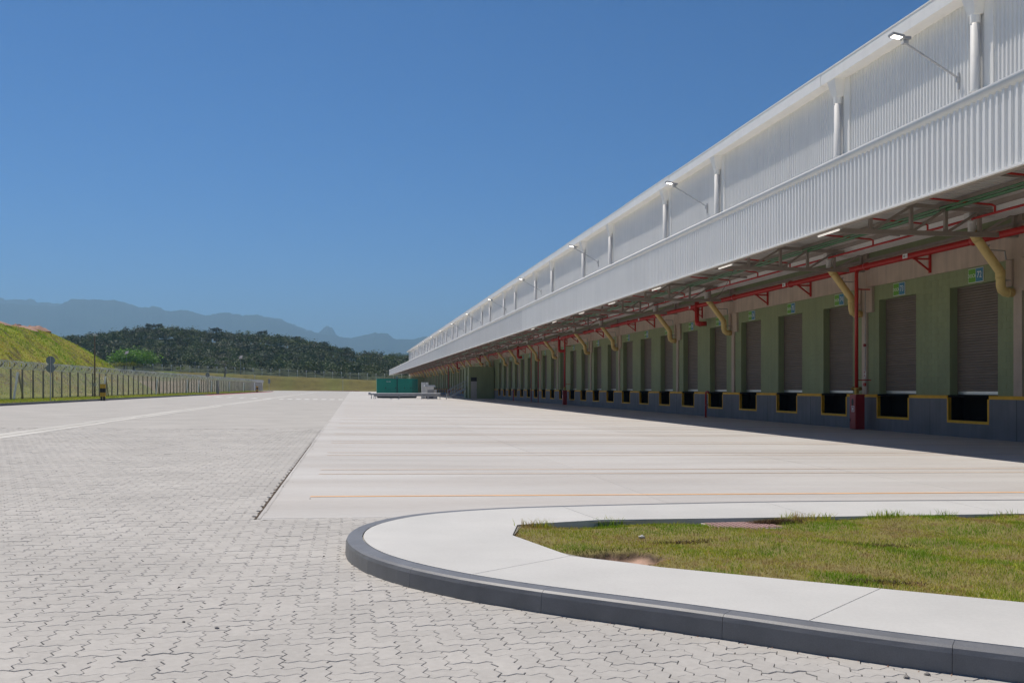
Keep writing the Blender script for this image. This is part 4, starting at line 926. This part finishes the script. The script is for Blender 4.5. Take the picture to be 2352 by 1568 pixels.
# ---------------------------------------------------------------- wire fence along the road
fx = -25.0
fence = empty('wire_fence', (fx, 60, .6), 'long grey concrete post fence topped with razor wire along the road', 'fence')
def fz(y): return float(height(np.array([fx]), np.array([y]))[0])
fb = fz(100)
q = MB(); q.add([(-.06,-.06,-.1),(.06,-.06,-.1),(.06,.06,-.1),(-.06,.06,-.1),(-.05,-.05,2.3),(.05,-.05,2.3),(.05,.05,2.3),(-.05,.05,2.3)],[(0,3,2,1),(4,5,6,7),(0,1,5,4),(1,2,6,5),(2,3,7,6),(3,0,4,7)])
q.bar((0,0,2.27),(.42,0,2.72),.08,.09); post_me = q.mesh('post', M['post'])
q = MB(); q.tube([(.1,-1.25,-.02),(.02,-.1,2.0)], .085, 6); br_l = q.mesh('brace', M['wpost']); q = MB(); q.tube([(0,1.25,-.02),(0,.1,2.0)], .06, 6); br_r = q.mesh('brace', M['post'])  # near brace whiter than its twin: sun on it is put into the colour
yy = 58.; k = 0; PY = []
while yy < 288: PY.append(yy); yy += 2.62
for k, y_ in enumerate(PY): inst('post', post_me, fence, (fx, y_, fb))
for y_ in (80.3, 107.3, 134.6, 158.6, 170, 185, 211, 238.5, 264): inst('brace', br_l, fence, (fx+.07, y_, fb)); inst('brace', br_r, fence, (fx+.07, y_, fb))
# chain link mesh of crossing wires
mw = MB(); st_ = .11; H_ = 2.25; y_ = 58.
pts = []
yv = np.arange(58-H_, 288, st_); w = .0035
for sgn in (1, -1):
    for y0 in yv:
        a = np.array([fx-.06, y0 if sgn > 0 else y0+H_, fb+.04]); b = np.array([fx-.06, y0+H_ if sgn > 0 else y0, fb+H_]); pts.append((a, b))
P0 = np.array([p[0] for p in pts]); P1 = np.array([p[1] for p in pts]); n = len(P0)
offw = np.array([[w*1.2, 0, w], [-w, 0, w], [0, 0, -w*1.3]])
VV = np.concatenate([np.stack([P0+o for o in offw], 1), np.stack([P1+o for o in offw], 1)], 1).reshape(-1, 3); o = np.arange(n)*6
FF = np.concatenate([np.stack([o+a, o+(a+1) % 3, o+3+(a+1) % 3, o+3+a], 1) for a in range(3)])
ml = npmesh('wire_mesh', VV-np.array(fence.location), FF, M['wire'], fence); tag(ml, kind='stuff')
mb = MB()
for zz in (2.26, 1.2, .05): mb.tube([(fx-.05, 58, fb+zz), (fx-.05, 287, fb+zz)], .008, 4)
for dx_, zz in ((.15, 2.42), (.28, 2.56), (.4, 2.7)): mb.tube([(fx+dx_, 58, fb+zz), (fx+dx_, 287, fb+zz)], .007, 4)
mb.build('line_wire', M['wire'], fence)
# razor coil
t = np.arange(0, (286-58)/.34*2*np.pi, .62); ph = t; cy_ = 58+t/(2*np.pi)*.34; rad = .28+.05*np.sin(t*.37)
cx_ = fx+.22+rad*np.cos(ph); cz_ = fb+2.55+rad*np.sin(ph); cy_ = cy_+.12*np.sin(ph*1.0+cy_)
P = np.stack([cx_, cy_, cz_], 1); n = len(P); wv = .014
VV = np.concatenate([P+np.array([0, 0, wv]), P+np.array([wv, wv, -wv*.6]), P+np.array([-wv, -wv*.5, -wv*.6])]); a = np.arange(n-1)
FF = np.concatenate([np.stack([a+p*n, a+1+p*n, a+1+q_*n, a+q_*n], 1) for p, q_ in ((0, 1), (1, 2), (2, 0))])
npmesh('razor_coil', VV-np.array(fence.location), FF, M['razor'], fence)
for y_ in (84.8, 95.3, 105.8, 116.3):   # dashed sensor strips and yellow plates
    mb = MB()
    for k in range(14): mb.box(fx-.4, y_-.03, fb+.05+k*.17, fx-.36, y_+.03, fb+.13+k*.17)
    mb.build('dashed_strip', M['black'], fence)
for y_ in (90.6, 109.6): mb = MB(); mb.box(fx+.0, y_-.1, fb+1.5, fx+.02, y_+.1, fb+1.75); mb.build('yellow_plate', M['yel2'], fence)

# roadside signs seen from behind, light pole, markers
def disc_sign(x, y, h_, two, label):
    z0 = float(height(np.array([x]), np.array([y]))[0]); s_ = empty('road_sign', (x, y, z0), label, 'road sign', 'round road signs seen from behind')
    mb = MB(); mb.tube([(x, y, z0-.05), (x, y, z0+h_)], .035, 8); mb.build('pole', M['galv'], s_)
    for zz in ((h_-.28, h_-.84) if two else (h_-.28,)):
        mb = MB(); mb.cyl((x, y+.04, z0+zz), .3, .012, 24, 'y'); mb.build('sign_disc', M['signback'], s_)
disc_sign(-20.9, 74.2, 3.1, True, 'tall pole with two round grey sign backs near the kerb at left')
disc_sign(-20.8, 150, 3.0, False, 'single round sign back on a pole halfway along the fence')
disc_sign(-20.8, 258, 3.2, True, 'farthest pole with paired sign backs at the fence end')
def marker(x, y, h_, label):
    z0 = g(x); s_ = empty('striped_marker', (x, y, z0), label, 'marker post', 'yellow and black kerb markers')
    for dx_ in (-.105, .105):
        for k, (a, b, m_) in enumerate(((0, .33, 'black'), (.33, .66, 'yel2'), (.66, 1.0, 'black'), (1.0, h_, 'yel2'))):
            mb = MB(); w_ = .07 if k == 0 else .098; mb.box(x+dx_-w_, y-.08, z0+a, x+dx_+w_, y+.08, z0+b); mb.build('band', M[m_], s_)
marker(-19.85, 84.6, 1.34, 'yellow and black striped twin marker post at the kerb edge')
marker(-19.7, 214, 1.3, 'small distant yellow and black marker post near the fence end')
def pole(x, y, h_, label, name='light_pole', m='wood', r=.09):
    z0 = float(height(np.array([x]), np.array([y]))[0]); s_ = empty(name, (x, y, z0), label, 'light pole', 'slim light poles')
    mb = MB(); mb.tube([(x, y, z0-.1), (x, y, z0+h_)], [r, r*.6], 8); mb.build('pole', M[m], s_)
    mb = MB(); mb.box(x-.12, y-.15, z0+h_, x+.22, y+.1, z0+h_+.12); mb.cyl((x, y, z0+h_+.1), .1, .12, 10); mb.build('lamp_head', M['wcab'], s_); return s_, z0
s_, z0 = pole(-24.1, 99.6, 5.75, 'slim brown light pole standing before the fence at left')
mb = MB(); mb.box(-24.25, 99.4, z0+1.0, -24.0, 99.75, z0+1.3); mb.build('control_box', M['grey'], s_)
pole(-30, 318, 4.6, 'thin pale pole at the foot of the far grass bank, left of two', m='galv', r=.06)
pole(-3.2, 322, 4.4, 'thin pale pole at the foot of the far grass bank, right of two', m='galv', r=.06)
pole(-52, 346, 3.4, 'short thin pole on top of the far bank by the bare tree', m='galv', r=.06)
mb = MB(); mb.box(-20.9, 160.2, g(-20)+.1, -20.5, 160.6, g(-20)+1.1); mb.box(-20.85, 160.25, g(-20)+1.1, -20.55, 160.55, g(-20)+2.1); mb.thing('kerb_cabinet', M['grey'], (-20.7, 160.4, g(-20)), 'narrow grey green utility post beside the fence midway', 'utility box')
# fence on the far berm
bf = empty('bank_fence', (-40, 344, 5), 'distant fence of pale bent-top posts along the far bank', 'fence')
q = MB(); q.tube([(0,0,0),(0,0,1.9),(0,-.35,2.3)], .05, 5); q.box(-.13, -.5, 1.8, .13, -.2, 2.35); pme = q.mesh('post', M['wpost'])
for k in range(56):
    x_ = -88+k*2.9; z_ = float(height(np.array([x_]), np.array([343.]))[0]); inst('post', pme, bf, (x_, 343, z_-.05))
mb = MB()
q_ = 1
for zz in (.3, .9, 1.5, 2.2): mb.tube([(x_, 343, float(height(np.array([x_]), np.array([343.]))[0])+zz) for x_ in range(-88, 76, 8)], .015, 4)
mb.build('line_wire', M['wire'], bf)

# ---------------------------------------------------------------- trees
def crown_pts(cx, cy, cz, rx, ry, rz, n, size, base_col, spread=.5, seed=0):
    r = np.random.default_rng(seed); nc = max(5, int(n/26)); ct = r.normal(size=(nc, 3)); ct /= np.linalg.norm(ct, axis=1)[:, None]; ct *= r.uniform(.45, 1., (nc, 1)); ct[:, 2] = np.abs(ct[:, 2])*.9-.15
    idx = r.integers(0, nc, n); p = ct[idx]+r.normal(0, .16, (n, 3))
    P = np.stack([cx+p[:, 0]*rx, cy+p[:, 1]*ry, cz+p[:, 2]*rz], 1)
    s = size*r.uniform(.5, 1.2, n); D = r.normal(size=(n, 3)); D /= np.linalg.norm(D, axis=1)[:, None]; E_ = np.cross(D, r.normal(size=(n, 3))); E_ /= np.linalg.norm(E_, axis=1)[:, None]; D[:, 2] *= .6
    VV = np.stack([P-D*s[:, None]*.5, P+E_*s[:, None]*.42, P+D*s[:, None]*.55, P-E_*s[:, None]*.4], 1).reshape(-1, 3)
    tone = r.uniform(.7, 1.3, nc)[idx]*r.uniform(.8, 1.2, n); c = np.asarray(base_col)[None]*tone[:, None]
    return VV, np.repeat(c, 4, 0)
def quads(n): return np.arange(n*4).reshape(-1, 4)
def tree(name, x, y, h_, rx, rz, cz, col_, label, cat='tree', group=None, n=1500, size=.5, trunk=.25, seed=1, ztop=None):
    z0 = float(height(np.array([x]), np.array([y]))[0]); t = empty(name, (x, y, z0), label, cat, group)
    mb = MB(); mb.tube([(x, y, z0-.3), (x+.1, y, z0+h_*.35), (x-.1, y+.1, z0+h_*.62)], [trunk, trunk*.8, trunk*.4], 7)
    rnd = random.Random(seed)
    for k in range(6):
        a = k*1.05+rnd.random(); mb.tube([(x, y, z0+h_*.4), (x+math.cos(a)*rx*.4, y+math.sin(a)*rx*.4, z0+h_*.62), (x+math.cos(a)*rx*.75, y+math.sin(a)*rx*.7, z0+cz)], [trunk*.5, trunk*.3, trunk*.1], 5)
    mb.build('trunk', M['bark'], t)
    VV, cc = crown_pts(x, y, z0+cz, rx, rx, rz, n, size, col_, seed=seed)
    npmesh('crown', VV-np.array([x, y, z0]), quads(n), M['leaf'], t, {'col': cc}); return t
# forest on the hill: one mass
VL = []; CL = []; cnt = 0; r = np.random.default_rng(5)
pal = [(.05,.085,.022), (.07,.105,.03), (.035,.06,.02), (.10,.13,.032), (.075,.085,.04)]
k = 0; placed = 0
while placed < 2300:
    x_ = r.uniform(-190, 60); y_ = 350+175*r.random()**.9
    z_ = float(height(np.array([x_]), np.array([y_]))[0]); sc = r.uniform(.65, 1.25); k += 1
    hgt = 5.2*sc; nl = int(185*sc); col_ = np.array(pal[r.integers(0, 5)])*r.uniform(.8, 1.25)
    if r.random() < .04: col_ = np.array((.17, .18, .11))
    v_, c_ = crown_pts(x_, y_, z_+hgt*.6, 3.3*sc, 3.3*sc, hgt*r.uniform(.38, .6), nl, .62, col_, seed=k); VL.append(v_); CL.append(c_); placed += 1
VL = np.concatenate(VL); CL = np.concatenate(CL); fo = npmesh('hillside_forest', VL, quads(len(VL)//4), M['leaf'], attr={'col': CL}); tag(fo, 'dense dark green forest covering the low hill in the distance', 'forest', kind='stuff')
tree('umbrella_tree', -71.5, 346, 7.5, 7.2, 4.2, 3.6, (.15, .30, .02), 'broad bright green tree at the foot of the wooded hill', n=6500, size=.6, trunk=.4, seed=21)
tree('flat_topped_tree', -73.5, 341, 3.2, 5.2, 1.4, 1.5, (.36, .36, .04), 'low yellow green spreading tree in front of the bright green one', n=1100, size=.5, trunk=.2, seed=22)
tree('shrub', -56.5, 344, 2.2, 1.5, 1.1, 1.0, (.2, .25, .04), 'round yellow green bush on the bank by the bare tree', cat='bush', n=400, size=.3, trunk=.08, seed=23)
tree('shrub', -4, 345, 2.2, 1.7, 1.3, 1.2, (.06, .1, .02), 'leafy dark bush on the bank above the generator', cat='bush', n=400, size=.35, trunk=.08, seed=24)
tree('shrub', 17, 333, 3, 2.6, 1.9, 1.8, (.05, .085, .02), 'dark bush just visible beyond the canopy end', cat='bush', n=500, size=.35, trunk=.08, seed=25)
for k, (x_, h_, l) in enumerate(((-121, 6.8, 'small lone tree on the ridge farthest left'), (-112.5, 6.6, 'thin tree on the ridge, second from left'), (-97, 8.2, 'twin crowned tall tree at the top of the ridge'), (-93, 8.0, 'wide tree on the ridge right of the twin crowned one'), (-66, 7.8, 'rounded ridge tree above the middle of the hill'), (-44, 7.9, 'tall ridge tree before the hill starts to drop'), (-28, 7.2, 'ridge tree on the descending right slope'))):
    tree('ridge_tree', x_, 506, h_, 2.7, 1.7, h_-1.6, (.035, .05, .022), l, group='trees standing out on the ridge', n=420, size=.6, trunk=.2, seed=40+k)
# bare pale tree
z0 = float(height(np.array([-41.]), np.array([334.]))[0]); bt = empty('bare_tree', (-41, 334, z0), 'leafless pale tree leaning over the far grass bank', 'tree')
mb = MB(); mb.tube([(-41, 334, z0-.3), (-40.7, 334, z0+2.4), (-41.2, 334, z0+4.6)], [.3, .22, .12], 6); mb.build('trunk', M['bark'], bt)
mb = MB(); rnd = random.Random(3)
def twig(p, d, L_, r_, dep):
    q = p+d*L_; mb.tube([p, p+d*L_*.5+Vector((0, 0, L_*.06)), q], [r_, r_*.8, r_*.5], 4)
    if dep:
        for _ in range(3): twig(q, (d+Vector((rnd.uniform(-.7, .5), rnd.uniform(-.5, .5), rnd.uniform(-.5, .4)))).normalized(), L_*.62, r_*.55, dep-1)
for a in ((-1, 0, .25), (-.8, .2, .6), (.5, .1, .5), (-.3, -.2, 1), (.7, 0, -.1)): twig(Vector((-41.1, 334, z0+4.2)), Vector(a).normalized(), 1.5, .055, 3)
mb.build('branches', M['post'], bt)
# tilted panels on poles above the bank
for x_, l in ((-72.3, 'grey tilted solar lamp in front of the bright green tree'), (-36.5, 'grey tilted solar lamp on a pole against the forest')):
    z0 = float(height(np.array([x_]), np.array([339.]))[0]); s_ = empty('solar_lamp', (x_, 339, z0), l, 'solar lamp', 'solar lamps on the far bank')
    mb = MB(); mb.tube([(x_, 339, z0), (x_, 339, z0+5.6)], .07, 6); mb.build('pole', M['grey'], s_)
    mb = MB(); mb.add([(x_-.55, 338.6, z0+5.2),(x_+.55, 338.6, z0+5.5),(x_+.65, 339.5, z0+6.4),(x_-.35, 339.5, z0+6.2)]+[(x_-.55, 338.65, z0+5.15),(x_+.55, 338.65, z0+5.45),(x_+.65, 339.55, z0+6.35),(x_-.35, 339.55, z0+6.15)], [(0,1,2,3),(7,6,5,4),(0,4,5,1),(1,5,6,2),(2,6,7,3),(3,7,4,0)]); mb.build('panel', M['dockw'], s_)

# ---------------------------------------------------------------- mountains
TH = math.atan(365/2300)
def ridge(name, D, pts, depth, seed, rough=1.):
    pts = sorted(pts); us = np.array([p[0] for p in pts]); vs_ = np.array([p[1] for p in pts])
    uu = np.linspace(us[0], us[-1], 900); vv = np.interp(uu, us, vs_)+np.array([4.2*rough*noise.fractal(Vector((u_*.05, seed, 0)), .7, 2.2, 5) for u_ in uu])
    ph = np.arctan((uu-1176)/2300)+TH; X = D*np.tan(ph); d = D*math.cos(TH)+X*math.sin(TH); H_ = (889-vv)/2300*d+EYE
    rows = 22; VV = []
    for a in range(rows+1):
        t = a/rows; 
        if t <= .7: q = t/.7; yy_ = D-depth*(1-q); prof_ = q**1.15
        else: q = (t-.7)/.3; yy_ = D+depth*.6*q; prof_ = 1-q
        for x_, h_ in zip(X, H_):
            nz1 = noise.ridged_multi_fractal(Vector((x_*.0011, yy_*.0009, seed)), .9, 2.1, 5, 1., 2.) if a not in (0,) else 0
            e = math.sin(math.pi*min(1, q if t <= .7 else 1-q)) if t <= .7 else 0
            VV.append((x_*(yy_/D), yy_, -1+h_*prof_*(1-.34*e*nz1*.5*rough)))
    n = len(uu); a, b = np.meshgrid(np.arange(n-1), np.arange(rows)); s0 = (b*n+a).ravel(); F_ = np.stack([s0, s0+1, s0+n+1, s0+n], 1)
    o = npmesh(name, np.array(VV), F_, M['mount'], smooth=True); tag(o, kind='structure'); return o
main = [(-900,700),(-600,690),(-400,668),(-250,690),(-120,682),(-60,668),(0,686),(40,690),(100,694),(135,696),(150,686),(165,677),(178,679),(205,681),(225,683),(250,682),(262,684),(290,690),(320,697),(335,697),(352,696),(370,698),(388,709),(400,707),(412,704),(425,705),(440,708),(480,715),(505,712),(525,711),(545,714),(560,718),(575,716),(590,714),(605,720),(625,725),(650,733),(670,740),(690,753),(710,757),(735,759),(760,767),(790,770),(815,769),(840,761),(852,758),(865,757),(880,759),(895,765),(912,774),(930,777),(955,774),(970,769),(980,768),(1000,776),(1060,768),(1200,760),(1500,740),(1900,730),(2400,720)]
backr = [(-900,690),(-300,672),(-60,676),(-20,672),(0,676),(20,680),(60,679),(75,680),(100,685),(135,688),(170,700),(300,715),(500,730),(595,722),(612,716),(640,724),(665,735),(690,746),(712,752),(730,757),(738,752),(744,746),(752,743),(762,745),(768,754),(773,766),(800,772),(1100,790),(2000,790)]
hump = [(150,830),(230,800),(350,775),(405,762),(430,753),(450,750),(475,752),(500,758),(515,770),(560,800),(620,830)]
low = [(-900,790),(-200,785),(0,790),(120,780),(170,772),(200,768),(260,768),(310,775),(400,800),(600,810),(760,812),(900,812),(1100,805),(1700,800),(2400,790)]
ridge('mountains', 7600, main, 2600, 1.3); ridge('back_mountains', 8600, backr, 1500, 7.7)
ridge('foothills', 4300, low, 900, 3.1, .6); ridge('hill', 5600, hump, 700, 5.2, .4)
# ---------------------------------------------------------------- air
hz = MB(); hz.box(-9200, -400, -2.2, 9200, 14200, 830)
vm = bpy.data.materials.new('haze'); vm.use_nodes = True; t = vm.node_tree; t.nodes.clear()
pv = t.nodes.new('ShaderNodeVolumePrincipled'); ou = t.nodes.new('ShaderNodeOutputMaterial'); t.links.new(pv.outputs[0], ou.inputs['Volume'])
pv.inputs['Color'].default_value = (.42, .72, 1, 1); pv.inputs['Density'].default_value = 1.8e-4; pv.inputs['Anisotropy'].default_value = .3
haze = hz.build('haze', vm); tag(haze, kind='stuff')
